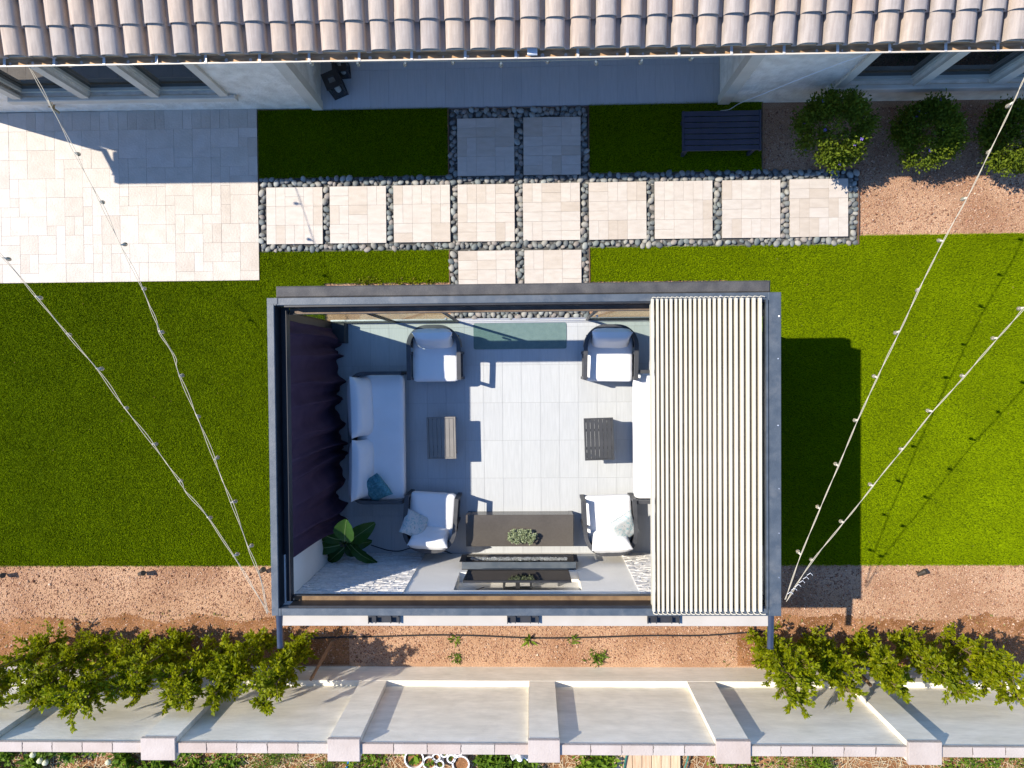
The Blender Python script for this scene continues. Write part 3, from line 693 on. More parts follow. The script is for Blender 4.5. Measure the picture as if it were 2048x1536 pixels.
# ================================================================== SHRUBS AND HEDGES
def shrub(x, y, R, H, nl, label, m, flowers=0, lsize=(.035, .065)):
    t = thing('shrub', label, 'shrub', (x, y, -.03), 0, 'rounded shrubs along the house wall')
    nt_ = 150
    u = unit(rng.normal(size=(nt_, 3))); u[:, 2] = np.abs(u[:, 2]) * 1.0 - .15; u = unit(u)
    rad = rng.uniform(.5, 1.0, nt_) ** .5
    lump = 1 + .16 * np.array([mnoise.noise(Vector(tuple(v * 2.2 + x))) for v in u])
    C = u * (rad * lump)[:, None] * np.array([R, R, H * .52]); C[:, 2] += H * .48
    k = nl; idx = rng.integers(0, nt_, k)
    P = C[idx] + rng.normal(0, .055, (k, 3))
    D = unit(u[idx] * .8 + rng.normal(0, .6, (k, 3)) + np.array([0, 0, .25]))
    L = rng.uniform(*lsize, k)
    link('foliage', leaves_mesh('foliage', P, D, L, L * .5, m), t)
    q = MB()
    for a in range(7):
        th_ = a * 2 * PI / 7; q.tube([(0, 0, 0), (.1 * math.cos(th_), .1 * math.sin(th_), H * .35), (R * .55 * math.cos(th_), R * .55 * math.sin(th_), H * .7)], [.018, .013, .006], 5)
    part('stem', q, M_bark, t)
    if flowers:
        q = MB()
        for _ in range(flowers):
            j = rng.integers(0, nt_); c = Vector(tuple(C[j] * 1.05)); 
            for s_ in range(5):
                a = s_ * 2 * PI / 5; b0 = a - .4; b1 = a + .4; r_ = .022
                q.add([c, c + Vector((r_ * math.cos(b0), r_ * math.sin(b0), .006)), c + Vector((r_ * 1.25 * math.cos(a), r_ * 1.25 * math.sin(a), 0)), c + Vector((r_ * math.cos(b1), r_ * math.sin(b1), .006))], [(0, 1, 2, 3)])
        part('flower', q, M_petal, t)['kind'] = 'stuff'
for (px, py, R, H, lab, fl) in ((1668, 262, .50, 1.25, 'brightest rounded shrub, at the end of the stepping slabs, with violet flowers', 14), (1853, 268, .46, .95, 'middle dark shrub with violet flowers against the right house wall', 18), (2026, 272, .47, 1.0, 'rightmost rounded shrub, half cut by the picture edge behind the light cable', 14)):
    c = W(px, py, H * .5); shrub(c.x, c.y, R, H, 10500, lab, M_ruell, fl)

def ficus(x, y, H, R, nl, label, lean=(0, 0)):
    t = thing('ficus_tree', label, 'ficus', (x, y, -.03), 0, 'young ficus trees planted along the boundary wall')
    # upright stems that branch, twigs with leaves set along them
    twig_p = []; twig_d = []; q = MB()
    ns = 5
    for s_ in range(ns):
        a = s_ * 2 * PI / ns + random.uniform(-.4, .4); sp = R * random.uniform(.25, .6)
        top = Vector((sp * math.cos(a) + lean[0], sp * math.sin(a) + lean[1], H * random.uniform(.78, 1.0)))
        pts = [Vector((.03 * math.cos(a), .03 * math.sin(a), 0)), Vector((top.x * .35, top.y * .35, H * .35)), Vector((top.x * .75, top.y * .75, H * .7)), top]
        sm = smooth_path(pts, 5); q.tube(sm, [.017 - .013 * i / len(sm) for i in range(len(sm))], 5)
        for _ in range(26):
            f = random.uniform(.12, 1.0); c = sm[min(len(sm) - 1, int(f * len(sm)))]
            aa = random.uniform(0, 2 * PI); out = Vector((math.cos(aa), math.sin(aa), random.uniform(.2, .9))).normalized()
            ln = R * random.uniform(.35, .85) * (1.15 - .45 * f)
            e = c + out * ln; twig_p.append((c, e)); q.tube([c, (c + e) / 2 + Vector((0, 0, .02)), e], [.005, .004, .002], 4)
    part('trunk', q, M_bark, t)
    k = nl; idx = rng.integers(0, len(twig_p), k)
    A = np.array([tuple(a) for a, _ in twig_p]); B = np.array([tuple(b_) for _, b_ in twig_p])
    f = rng.uniform(.15, 1.05, k)[:, None]
    P = A[idx] * (1 - f) + B[idx] * f + rng.normal(0, .014, (k, 3))
    D = unit(unit(B[idx] - A[idx]) * .8 + rng.normal(0, .55, (k, 3)) + np.array([0, 0, .3]))
    L = rng.uniform(.042, .088, k)
    link('foliage', leaves_mesh('foliage', P, D, L, L * .44, M_ficus, .18, .15), t)
hedge = [(-7.75, -4.40, 1.85, .44, 'ficus cut by the left picture edge, leftmost of the left group'), (-7.05, -4.40, 1.75, .42, 'second ficus from the left picture edge'), (-6.28, -4.42, 2.2, .46, 'tallest ficus of the left group, hanging furthest over the boundary wall'),
         (-5.68, -4.38, 1.8, .42, 'ficus right beside the tallest one in the left group'), (-4.98, -4.40, 1.85, .42, 'ficus in the middle of the left group, lime tips over the wall panel'), (-4.36, -4.36, 1.65, .38, 'second ficus left of the pergola\'s left drain pipe'), (-3.72, -4.40, 1.8, .38, 'ficus under the pergola\'s left drain pipe'),
         (3.62, -4.32, 1.95, .42, 'ficus under the pergola\'s right drain pipe, hanging over the wall panel'), (4.36, -4.36, 1.55, .35, 'second ficus right of the right drain pipe'), (5.08, -4.36, 1.6, .35, 'third ficus right of the right drain pipe'),
         (5.80, -4.34, 1.65, .36, 'fourth ficus right of the right drain pipe'), (6.50, -4.32, 1.7, .44, 'rightmost ficus, cut by the picture edge')]
for (x, y, H, R, lab) in hedge: ficus(x, y, H + (.18 if x < 0 else .06), R, 7200, lab)
def stake(p0, p1, label):
    q = MB(); q.cyl(p0, p1, .028, .026, 8); o = part('wooden_stake', q, M_stake); tag(o, label, 'stake', 'wooden stakes beside the ficus trees')
stake((-3.30, -4.45, -.03), (-3.32, -4.60, 1.05), 'wooden stake beside the left drain pipe')
stake((3.72, -4.42, -.03), (3.80, -4.52, 1.55), 'wooden stake in the ficus under the right drain pipe')
stake((4.92, -4.60, -.03), (4.92, -4.66, 1.05), 'short wooden stake by the wall below the third right ficus')

# slatted bench in the shade
bp0, bp1 = W(1365, 222, .42), W(1523, 300, .42)
t = thing('slatted_bench', 'dark navy slatted bench standing on the shaded turf', 'bench', ((bp0.x + bp1.x) / 2, (bp0.y + bp1.y) / 2, 0))
bw, bd = bp1.x - bp0.x, bp0.y - bp1.y
for k in range(7):
    q = MB(); s_ = bd / 7; q.box(-bw / 2 + .03, bw / 2 - .03, -s_ / 2 + .006, s_ / 2 - .006, -.025, 0, .003); part('slat', q, M_bench, t, False, (0, -bd / 2 + s_ * (k + .5), .42))
q = MB(); q.box(-bw / 2, -bw / 2 + .028, -bd / 2, bd / 2, .36, .424, .003); q.box(bw / 2 - .028, bw / 2, -bd / 2, bd / 2, .36, .424, .003); q.box(-bw / 2 + .03, bw / 2 - .03, -.02, .02, .35, .39); part('frame', q, M_bench, t)
for sx in (-1, 1):
    for sy in (-1, 1):
        q = MB(); q.box(-.025, .025, -.025, .025, 0, .36); part('leg', q, M_bench, t, False, (sx * (bw / 2 - .08), sy * (bd / 2 - .06), 0))

# ================================================================== BOUNDARY WALL
bw_ = thing('boundary_wall', 'pale stucco boundary wall with recessed panels, pilasters and pinkish cap blocks', 'wall', (0, -4.86, 0))
# local y: 0 = face of base and pilasters; recess .09 behind
WH = 2.24; RC = .085
pil = [-7.72, -5.435, -2.905, -.395, 2.13, 4.69, 7.2]
pilw = []
for (a, b_, py) in ((285, 352, 1482), (657, 720, 1482), (1057, 1119, 1482), (1432, 1499, 1488), (1815, 1880, 1494)):
    pilw.append((W(a, py, WH).x, W(b_, py, WH).x))
st = pilw[1][0] - pilw[0][0]
pilw = [(pilw[0][0] - st, pilw[0][1] - st)] + pilw + [(pilw[-1][0] + st, pilw[-1][1] + st)]
q = MB(); q.box(-12, 12, 0, -.0, 0, 0) if False else None
q = MB(); q.box(-12, 12, -.20, 0, -.05, .50, .012); part('plinth', q, M_bwall, bw_)
ends = [-12] + [v for p in pilw for v in p] + [12]
for i in range(0, len(ends), 2):
    a, b_ = ends[i], ends[i + 1]
    q = MB(); q.box(a + .002, b_ - .002, -.20, -RC, .502, WH - .05); part('panel', q, M_bwall, bw_)
    k = max(1, int(round((b_ - a) / .406)))
    for j in range(k):
        s_ = (b_ - a) / k; q = MB(); q.box(.002, s_ - .002, -.205, -RC + .012, 0, .05, .004); part('cap_block', q, M_cap, bw_, False, (a + j * s_, 0, WH - .049 + random.uniform(0, .002)))
for (a, b_) in pilw:
    q = MB(); q.box(a + .003, b_ - .003, -.27, -.0005, .503, WH - .02); part('pilaster', q, M_bwall, bw_)
    q = MB(); q.box(a - .004, b_ + .004, -.285, .008, 0, .06, .004); part('pilaster_cap', q, M_cap, bw_, False, (0, 0, WH - .018))
# cap joint cracks
q = MB()
for i in range(0, len(ends), 2):
    a, b_ = ends[i], ends[i + 1]; k = max(1, int(round((b_ - a) / .406)))
    for j in range(1, k):
        x = a + j * (b_ - a) / k; pts = [(x + random.uniform(-.008, .008), -RC + .008 - .115 * s_ / 5, WH + .003) for s_ in range(5)]
        q.band(pts, .006, .003)
part('cap_joint', q, mat('crack', (.05, .035, .03), None, 4, .9), bw_)

# ================================================================== MEDIA WALL (south side of the pergola)
mw = thing('media_wall', 'white plastered media wall with two split stone panels closing the pergola\'s rear side', 'wall', (0, -2.985, 0))
MWT = 2.50
nx0, nx1, nz0, nz1 = -1.075, .665, 1.08, 1.93
q = MB()
q.box(-3.28, nx0, -.25, 0, -.05, MWT); q.box(nx1, 2.985, -.25, 0, -.05, MWT); q.box(nx0, nx1, -.25, 0, -.05, nz0); q.box(nx0, nx1, -.25, 0, nz1, MWT); q.box(nx0, nx1, -.25, -.14, nz0, nz1)
part('wall', q, M_mwall, mw)
q = MB(); q.box(-3.28, 3.0, -.27, -.02, MWT + .001, MWT + .03, .004); part('wall_cap', q, mat('white cap plaster', (.41, .375, .325), (.45, .415, .365), 3, .8), mw)
q = MB(); q.box(-3.30, -3.18, .003, .62, -.05, MWT - .05); part('return_wall', q, M_mwall, mw)
q = MB(); q.box(2.93, 3.05, .003, .62, -.05, MWT - .05); part('return_wall', q, M_mwall, mw)
for (x0, x1) in ((-3.175, -1.735), (1.42, 2.925)):
    q = MB(); z = .015
    while z < 2.42:
        h = random.choice((.026, .032, .04, .048)); x = x0
        while x < x1 - .01:
            l = random.uniform(.05, .20); e = min(x1, x + l)
            if x1 - e < .05: e = x1
            dd = [.003 + random.choice((.002, .005, .009, .014)) + random.uniform(0, .007) for _ in range(4)]; a_, c_ = x + .001, e - .001; zt = z + h - .002
            q.add([(a_, .001, z), (c_, .001, z), (c_, .001, zt), (a_, .001, zt), (a_, dd[0], z), (c_, dd[1], z), (c_, dd[2], zt), (a_, dd[3], zt)], [(4, 5, 6, 7)[::-1], (0, 1, 5, 4)[::-1], (1, 2, 6, 5)[::-1], (2, 3, 7, 6)[::-1], (3, 0, 4, 7)[::-1]])
            x = e
        z += h
    part('ledgestone_panel', q, M_ledge, mw)['kind'] = 'stuff'

# ================================================================== PERGOLA
pg = thing('pergola', 'slate grey steel pergola with its louvered roof slid open to the right', 'pergola', (-.11, -1.08, 0))
ox, oy = .11, 1.08
def pp(name, mb, m, smooth=False, parent=pg, loc=(0, 0, 0)):
    o = part(name, mb, m, parent, smooth, (loc[0] + (ox if parent is pg else 0), loc[1] + (oy if parent is pg else 0), loc[2])); return o
X0, X1, Y0, Y1 = -3.292, 3.070, -3.082, .915
ZT_, ZB_ = 2.66, 2.44
bx_, by_ = .088, .092
q = MB(); q.box(X0 + .118, X1 - .14, Y1 - by_, Y1, ZB_, ZT_ - .004, .005); pp('beam', q, M_steel)
q = MB(); q.box(X0 + .118, X1 - .16, Y0, Y0 + by_, ZB_, ZT_ - .004, .005); pp('beam', q, M_steel)
q = MB(); q.box(X0, X0 + bx_, Y0, Y1, ZB_, ZT_, .005); q.box(X0 + bx_, X0 + .116, Y1 - by_, Y1, ZB_, ZT_, .0); q.box(X0 + bx_, X0 + .116, Y0, Y0 + by_, ZB_, ZT_, .0); pp('beam', q, M_steel)
q = MB(); q.box(X1 - .155, X1, Y0, Y1, ZB_, ZT_, .005); pp('beam', q, M_steel)
# inner gutter trays and black inner faces
q = MB(); gi = .135
q.box(X0 + bx_ + .001, X0 + bx_ + .006, Y0 + by_, Y1 - by_, ZB_ - .02, ZT_ - .03); q.box(X0 + .2, X0 + .206, Y0 + by_ + .06, Y1 - by_ - .06, ZB_ - .02, ZT_ - .10); q.box(X0 + bx_ + .006, X0 + .2, Y0 + by_, Y1 - by_, ZB_ - .02, ZB_ - .012)
pp('side_channel', q, M_black)
q = MB(); q.box(X0 + .21, X1 - .16, Y1 - by_ - .022, Y1 - by_ - .001, ZB_ - .02, ZT_ - .02); q.box(X0 + .21, X1 - .16, Y1 - by_ - .10, Y1 - by_ - .095, ZB_ - .02, ZB_ + .04); pp('track', q, M_black)
q = MB(); q.box(X0 + .21, X1 - .16, Y1 - by_ - .094, Y1 - by_ - .023, ZB_ - .02, ZB_ - .01); pp('rain_tray', q, mat('silted tray', (.10, .07, .05), (.17, .12, .085), 6, .7, .3, 40))
q = MB(); q.box(X0 + .21, X1 - .16, Y0 + by_ + .001, Y0 + by_ + .03, ZB_ - .02, ZT_ - .02); q.box(X0 + .21, X1 - .16, Y0 + by_ + .105, Y0 + by_ + .112, ZB_ - .02, ZB_ + .05); pp('track', q, M_black)
q = MB(); q.box(X0 + .21, X1 - .16, Y0 + by_ + .031, Y0 + by_ + .104, ZB_ - .02, ZB_ - .01); pp('rain_tray', q, mat('rusty tray', (.12, .07, .035), (.21, .135, .07), 6, .8, .3, 40))
# corner plates, bolts
q = MB(); q.box(X0 + .004, X0 + .135, Y1 - .075, Y1 - .004, ZT_ + .001, ZT_ + .004); pp('corner_plate', q, M_steel)
for yy in (-2.6, -2.05, -1.5, -.72, .1, .62):
    q = MB(); q.cyl((X1 - .03 + random.uniform(-.02, .01), yy, ZT_), (X1 - .03, yy, ZT_ + .008), .009, n=8); pp('bolt', q, M_silver)
q = MB(); q.cyl((2.33, Y1 - .04, ZT_ - .004), (2.33, Y1 - .04, ZT_ + .012), .014, n=10); pp('bolt', q, M_silver)
# roller screen housing outside the rear beam
q = MB(); q.box(-3.19, 2.955, Y1 + .003, Y1 + .150, ZB_ + .02, ZT_ - .04, .018); pp('screen_housing', q, M_steel_d)
# posts
for (a, b_, c, d_) in ((-3.27, -3.17, .66, .76), (2.92, 3.02, .66, .76)):
    q = MB(); q.box(a, b_, c, d_, .012, ZB_ - .025, .0); pp('post', q, M_black)
for x in (-3.235, 3.0):
    q = MB(); q.box(-.05, .05, -.05, .05, .0, ZB_ - .01); pp('post', q, M_steel, loc=(x, -3.03 - .28 if False else -2.99 - .31, 0)) if False else None
# drain pipes
for x, px in ((-3.245, 0), (2.985, 0)):
    q = MB(); q.cyl((0, 0, 0), (.0, -.46, -.03), .040, n=14); q.cyl((0, -.46, -.03), (0, -.455, -.03), .046, n=14); pp('drain_pipe', q, mat('navy pipe', (.022, .030, .055), (.032, .042, .07), 8, .35), True, loc=(x, Y0 - .001, 2.53))
# bracket feet behind the wall cap
for px in (769, 1046, 1326):
    x = W(px, 1238, 2.53).x
    br = MB(); br.box(-.20, .20, -.105, 0, 0, .012, .004); br.box(-.20, -.19, -.105, 0, .012, .05); br.box(.19, .20, -.105, 0, .012, .05); br.box(-.10, -.09, -.09, 0, .012, .08); br.box(.09, .10, -.09, 0, .012, .08); br.box(-.19, .19, -.02, 0, .012, .06)
    pp('bracket', br, mat('black bracket', (.02, .021, .024), (.03, .031, .034), 8, .5), loc=(x, Y0 - .022, MWT + .032))
# louvers
starts = [90, 158, 218, 282, 343, 412, 472, 540, 605, 668, 735, 800, 868, 935, 1003, 1078, 1153, 1228, 1308, 1388, 1470, 1555, 1640]
LZ = 2.70
lx = [W(1290 + s_ / 6.827, 640, LZ).x for s_ in starts]
LY0, LY1 = -3.015, .845
def louver(wd):
    prof = [(0, -.004), (.004, 0), (wd * .46, .0), (wd * .53, -.008), (wd * .60, -.034), (wd * .62, -.07), (wd * .62, -.15), (wd * .56, -.17), (wd * .06, -.17), (0, -.15)]
    K = len(prof); vs = [(x, LY0, z) for x, z in prof] + [(x, LY1, z) for x, z in prof]
    fs = [(k, (k + 1) % K, K + (k + 1) % K, K + k) for k in range(K)] + [tuple(range(K))[::-1], tuple(range(K, 2 * K))]
    q = MB(); q.add(vs, [f[::-1] for f in fs]); return q
for i in range(22):
    wd = lx[i + 1] - lx[i]
    lo_ = pp('louver', louver(wd), M_louv, True, loc=(lx[i], 0, LZ + random.uniform(-.002, .002)))
    q = MB(); q.tube([(wd * .15, LY0 - .012, -.02), (wd * .3, LY0 - .028, -.008), (wd * .75, LY0 - .034, -.005), (wd * 1.05, LY0 - .03, -.006)], .007, 6); pp('pivot_clip', q, M_louv, True, lo_)
    q = MB(); q.tube([(wd * .1, LY1 + .008, -.014), (wd * .35, LY1 + .022, -.006), (wd * .7, LY1 + .018, -.006), (wd * 1.0, LY1 + .012, -.010)], .0055, 6)
    pp('pivot_clip', q, M_louv, True, lo_)
q = MB(); q.box(2.882, 2.905, LY0 + .02, LY1 - .02, LZ - .12, LZ - .02); pp('end_rail', q, M_steel)

# curtains
def curtain(x, y0, y1, name_label, inward, seed):
    ny_, nz_ = 220, 40; vs = []; fs = []
    for i in range(ny_ + 1):
        f = i / ny_; y = y0 + (y1 - y0) * f
        for j in range(nz_ + 1):
            g_ = j / nz_; z = .012 + (2.42 - .012) * g_
            lo_ = 1 - g_
            ph = f * 2 * PI * 9.5 + 3.2 * mnoise.noise(Vector((f * 5, seed, 0))) + .8 * mnoise.noise(Vector((f * 3, g_ * 1.5, seed)))
            amp = .022 + .115 * min(1.0, lo_ * 1.7) * (.35 + 1.5 * abs(mnoise.noise(Vector((f * 4, seed + 9, 0)))))
            sn = 1 - 2 * abs(math.sin(ph / 2)) ** .75; d_ = .012 + amp * sn + .10 * lo_ * mnoise.noise(Vector((f * 4, g_ * 2, seed + 3))) + .022 * math.sin(ph * 2.3 + g_ * 3) * lo_ + .055 * lo_
            vs.append((inward * d_, y - (y0 + y1) / 2 + .10 * lo_ * mnoise.noise(Vector((f * 8, g_ * 2, seed + 5))), z))
    for i in range(ny_):
        for j in range(nz_):
            a = i * (nz_ + 1) + j; fs.append((a, a + nz_ + 1, a + nz_ + 2, a + 1))
    q = MB(); q.add(vs, fs)
    t = thing('curtain', name_label, 'curtain', (x, (y0 + y1) / 2, 0), 0, 'mauve curtains hung inside the pergola')
    o = part('cloth', q, M_curt, t, 'all'); md = o.modifiers.new('thickness', 'SOLIDIFY'); md.thickness = .004
    q = MB(); q.box(-.02, .02, -(y1 - y0) / 2, (y1 - y0) / 2, 2.425, 2.445); part('rail', q, M_black, t)
    return t
curtain(-3.13, -2.42, .66, 'dark mauve curtain drawn along the left side behind the sofa', 1, 1.0)
curtain(2.86, -2.42, .66, 'dark mauve curtain on the right side under the stacked louvers', -1, 4.0)

# glass door panels on the house side
def glass_panel(x0, x1, y, label, handle=None):
    t = thing('glass_panel', label, 'glass door', ((x0 + x1) / 2, y, .03), 0, 'framed sliding glass panels facing the house')
    w_ = x1 - x0; H = 2.34; f = .035
    q = MB(); q.box(-w_ / 2, -w_ / 2 + f, -.015, .015, 0, H); q.box(w_ / 2 - f, w_ / 2, -.015, .015, 0, H); q.box(-w_ / 2 + f, w_ / 2 - f, -.015, .015, 0, .05); q.box(-w_ / 2 + f, w_ / 2 - f, -.015, .015, H - .05, H); part('frame', q, M_black, t)
    q = MB(); q.box(-w_ / 2 + f, w_ / 2 - f, -.004, .004, .05, H - .05); part('pane', q, M_glass, t)
    if handle is not None:
        q = MB(); q.box(handle - .012, handle + .012, -.04, -.016, .95, 1.10); part('handle', q, M_silver, t)
glass_panel(-3.24, -2.187, .775, 'left corner glass panel next to the curtain')
glass_panel(-2.20, -1.156, .775, 'glass panel beside the left armchair, at the left edge of the doorway', .44)
glass_panel(.882, 1.93, .790, 'glass panel at the right edge of the doorway', -.44)
glass_panel(1.91, 2.96, .775, 'glass panel in the right corner under the louvers')
q = MB(); q.box(-3.24, 2.96, .745, .757, .012, .026); q.box(-3.24, 2.96, .775 - .006, .775 + .006, .012, .028); q.box(-3.24, 2.96, .80, .812, .012, .026); q.box(-3.24, 2.96, .735, .822, .008, .013)
tag(part('door_track', q, M_silver), 'silver sliding door track along the floor edge facing the house', 'track')

# ================================================================== FURNITURE
def club_chair(loc, rz, label, pillow=None):
    """faces local -y; outer size .82 x .86"""
    t = thing('armchair', label, 'armchair', loc, rz, 'charcoal framed armchairs with white cushions')
    a, R_ = .385, .30
    path = [(-a, -.40, .60), (-a, -.10, .615)]
    for k in range(0, 13):
        th_ = PI - PI / 2 * k / 12; path.append((-a + R_ + R_ * math.cos(th_), .11 + R_ * math.sin(th_), .62 + .06 * math.sin(PI / 2 * k / 12)))
    half = path; path = half + [(-x, y, z) for x, y, z in half[::-1]]
    q = MB(); q.band(path, .062, .045); part('arm_rail', q, M_frame, t)
    back = [p for p in path if p[1] > .05]
    q = MB(); vs = []
    for (x, y, z) in back:
        d_ = Vector((x, y - .11, 0)); 
        d_ = d_.normalized() if d_.length > 0 else Vector((0, 1, 0))
        for off, zz in ((.014, z - .046), (.014, .18), (-.014, .18), (-.014, z - .046)): vs.append((x + d_.x * off, y + d_.y * off, zz))
    K = len(back); fs = []
    for i in range(K - 1):
        for k in range(4): fs.append((i * 4 + k, i * 4 + (k + 1) % 4, i * 4 + 4 + (k + 1) % 4, i * 4 + 4 + k))
    fs += [(0, 1, 2, 3), tuple((K - 1) * 4 + k for k in range(4))]
    q.add(vs, fs); part('back_shell', q, M_frame, t, True)
    for sx in (-1, 1):
        q = MB(); q.box(-.031, .031, -.02, .02, 0, .554); part('leg', q, M_frame, t, False, (sx * a, -.378, 0))
        q = MB(); q.box(-.031, .031, -.02, .02, 0, .573); part('leg', q, M_frame, t, False, (sx * a, .02, 0))
        q = MB(); q.box(-.025, .025, -.355, -.002, 0.17, .21); part('side_rail', q, M_frame, t, False, (sx * a, 0, 0))
    q = MB(); q.box(-.352, .352, -.37, .30, .18, .235, .005); part('seat_base', q, M_frame, t)
    q = MB(); q.rbox(.715, .74, .185, .055, 8, Matrix.Translation((0, -.06, .33)), .02, .006); part('seat_cushion', q, M_white, t, 'all')
    q = MB(); q.pillow(.62, .46, .22, 14, Matrix.Translation((0, .235, .56)) @ Matrix.Rotation(math.radians(68), 4, 'X'), .12, loc[0]); part('back_cushion', q, M_white, t, 'all')
    return t
club_chair((-1.49, .245, .014), 0, 'armchair by the glass panel left of the doorway, mostly in shade')
club_chair((1.22, .225, .014), math.radians(-1), 'armchair by the doorway next to the louvers, half sunlit')
club_chair((-1.575, -2.36, .014), math.radians(176), 'armchair left of the stone table, holding a leaf print cushion')
club_chair((1.195, -2.415, .014), math.radians(182), 'sunlit armchair right of the stone table, holding a leaf print cushion')
def throw(px, py, z, w_, tilt, rz, m, label):
    c = W(px, py, z); q = MB(); q.pillow(w_, w_, .15, 14, None, .14, px * .1)
    o = part('throw_cushion', q, m, None, 'all', c); o.rotation_euler = Euler((math.radians(tilt[0]), math.radians(tilt[1]), math.radians(rz)), 'ZYX' if False else 'XYZ')
    tag(o, label, 'cushion')
throw(829, 1049, .58, .42, (40, -22), 150, M_print, 'white leaf print cushion leaning in the armchair left of the stone table')
throw(1247, 1056, .60, .44, (26, 12), 30, M_print, 'white leaf print cushion lying in the sunlit armchair right of the stone table')
throw(752, 976, .56, .42, (12, -28), 28, M_teal, 'teal square cushion at the end of the left sofa')
def sofa(loc, rz, label):
    """faces local +x, back at -x; outer .86 deep, 2.08 long"""
    t = thing('sofa', label, 'sofa', loc, rz, 'two long white sofas facing each other')
    Ld, Dp, R_ = 1.03, .42, .22
    half = [(Dp - .02, Ld - .03, .56), (0, Ld - .03, .575)]
    for k in range(0, 11):
        th_ = PI / 2 + PI / 2 * k / 10; half.append((-Dp + .03 + R_ + R_ * math.cos(th_), Ld - .03 - R_ + R_ * math.sin(th_), .58 + .05 * k / 10))
    path = half + [(x, -y, z) for x, y, z in half[::-1]]
    q = MB(); q.band(path, .055, .05); part('arm_rail', q, M_frame, t)
    back = path[2:-2]; q = MB(); vs = []
    K = len(back)
    for i, (x, y, z) in enumerate(back):
        d_ = Vector(back[min(i + 1, K - 1)]) - Vector(back[max(i - 1, 0)]); nr = Vector((-d_.y, d_.x, 0)).normalized()
        for off, zz in ((.014, z - .051), (.014, .16), (-.014, .16), (-.014, z - .051)): vs.append((x + nr.x * off, y + nr.y * off, zz))
    fs = []
    for i in range(K - 1):
        for k in range(4): fs.append((i * 4 + k, i * 4 + (k + 1) % 4, i * 4 + 4 + (k + 1) % 4, i * 4 + 4 + k))
    q.add(vs, fs); part('back_shell', q, M_frame, t, True)
    for sx, sy in ((.385, 1), (.385, -1), (-.15, 1), (-.15, -1)):
        q = MB(); q.box(-.02, .02, -.027, .027, 0, .50); part('leg', q, M_frame, t, False, (sx, sy * (Ld - .03), 0))
    q = MB(); q.box(-.36, .37, -.985, .985, .16, .22, .006); part('seat_base', q, M_frame, t)
    q = MB(); q.rbox(.74, 1.955, .20, .05, 10, Matrix.Translation((.04, 0, .32)), .012, .005); part('seat_cushion', q, M_white, t, 'all')
    for s_ in (-1, 1):
        q = MB(); q.pillow(.95, .46, .25, 16, Matrix.Translation((-.235, s_ * .485, .55)) @ Matrix.Rotation(math.radians(90 + s_ * 1.5), 4, 'Z') @ Matrix.Rotation(math.radians(64), 4, 'X'), .08, s_ * 3.1)
        part('back_cushion', q, M_white, t, 'all')
sofa((-2.405, -1.045, .014), 0, 'long white sofa along the curtain, in the shade')
sofa((2.0, -1.055, .014), PI, 'long white sofa mostly hidden under the stacked louvers')
def side_table(loc, rz, m, label, ns=6):
    t = thing('side_table', label, 'side table', loc, rz, 'slatted side tables in front of the sofas')
    w_, d_, h = .452, .655, .44
    q = MB()
    q.box(-w_ / 2, -w_ / 2 + .03, -d_ / 2, d_ / 2, h - .04, h, .003); q.box(w_ / 2 - .03, w_ / 2, -d_ / 2, d_ / 2, h - .04, h, .003); q.box(-w_ / 2 + .031, w_ / 2 - .031, -d_ / 2, -d_ / 2 + .025, h - .042, h - .001, .003); q.box(-w_ / 2 + .031, w_ / 2 - .031, d_ / 2 - .025, d_ / 2, h - .042, h - .001, .003)
    part('frame', q, m, t)
    iw = w_ - .066; s_ = iw / ns
    for k in range(ns):
        q = MB(); q.box(-s_ / 2 + .0022, s_ / 2 - .0022, -d_ / 2 + .027, d_ / 2 - .027, -.02, 0, .002); part('slat', q, m, t, False, (-iw / 2 + s_ * (k + .5), 0, h - .002))
    q = MB(); q.box(-w_ / 2 + .03, w_ / 2 - .03, -.16, -.12, h - .05, h - .025); q.box(-w_ / 2 + .03, w_ / 2 - .03, .12, .16, h - .05, h - .025); part('brace', q, m, t)
    for sx in (-1, 1):
        for sy in (-1, 1): q = MB(); q.box(-.018, .018, -.018, .018, 0, h - .041); part('leg', q, m, t, False, (sx * (w_ / 2 - .05), sy * (d_ / 2 - .05), 0))
side_table((-1.405, -1.062, .014), math.radians(.8), M_tabl, 'taupe slatted side table in front of the left sofa, half in shade', 6)
side_table((1.045, -1.095, .014), math.radians(1.5), M_tabd, 'charcoal slatted side table in the sun beside the louvers', 6)
# long stone table with succulent
t = thing('stone_table', 'long low brown grey stone slab table in front of the fireplace', 'table', (-.20, -2.535, .014))
q = MB(); q.box(-.845, .845, -.255, .245, .27, .33, .004); part('tabletop', q, M_stonetop, t)
for sx in (-1, 1): q = MB(); q.box(-.03, .03, -.25, .24, 0, .269); part('side_panel', q, M_stonetop, t, False, (sx * .81, 0, 0))
q = MB(); q.box(-.778, .778, .20, .235, 0, .269); part('front_panel', q, M_stonetop, t)
pc = W(1044, 1072, .40)
t = thing('succulent', 'pale green succulent cluster in a low dish on the long stone table', 'plant', (pc.x, pc.y, .345))
q = MB(); q.box(-.19, .19, -.075, .075, 0, .045, .01); part('dish', q, M_pot, t)
nr_ = 150; rc = np.stack([rng.uniform(-.21, .21, nr_), rng.uniform(-.10, .10, nr_), rng.uniform(.05, .13, nr_)], 1); keep = (rc[:, 0] / .22) ** 2 + (rc[:, 1] / .115) ** 2 < 1.05; rc = rc[keep]
P = []; D = []
for c in rc:
    for s_ in range(16):
        a = s_ * 2.4; e = .15 + .95 * (s_ / 16); P.append(c); D.append((math.cos(a) * (1.1 - e * .8), math.sin(a) * (1.1 - e * .8), e))
P = np.array(P); D = unit(np.array(D)); L = rng.uniform(.025, .042, len(P))
link('rosettes', leaves_mesh('rosettes', P, D, L, L * .5, M_succ, .3), t)
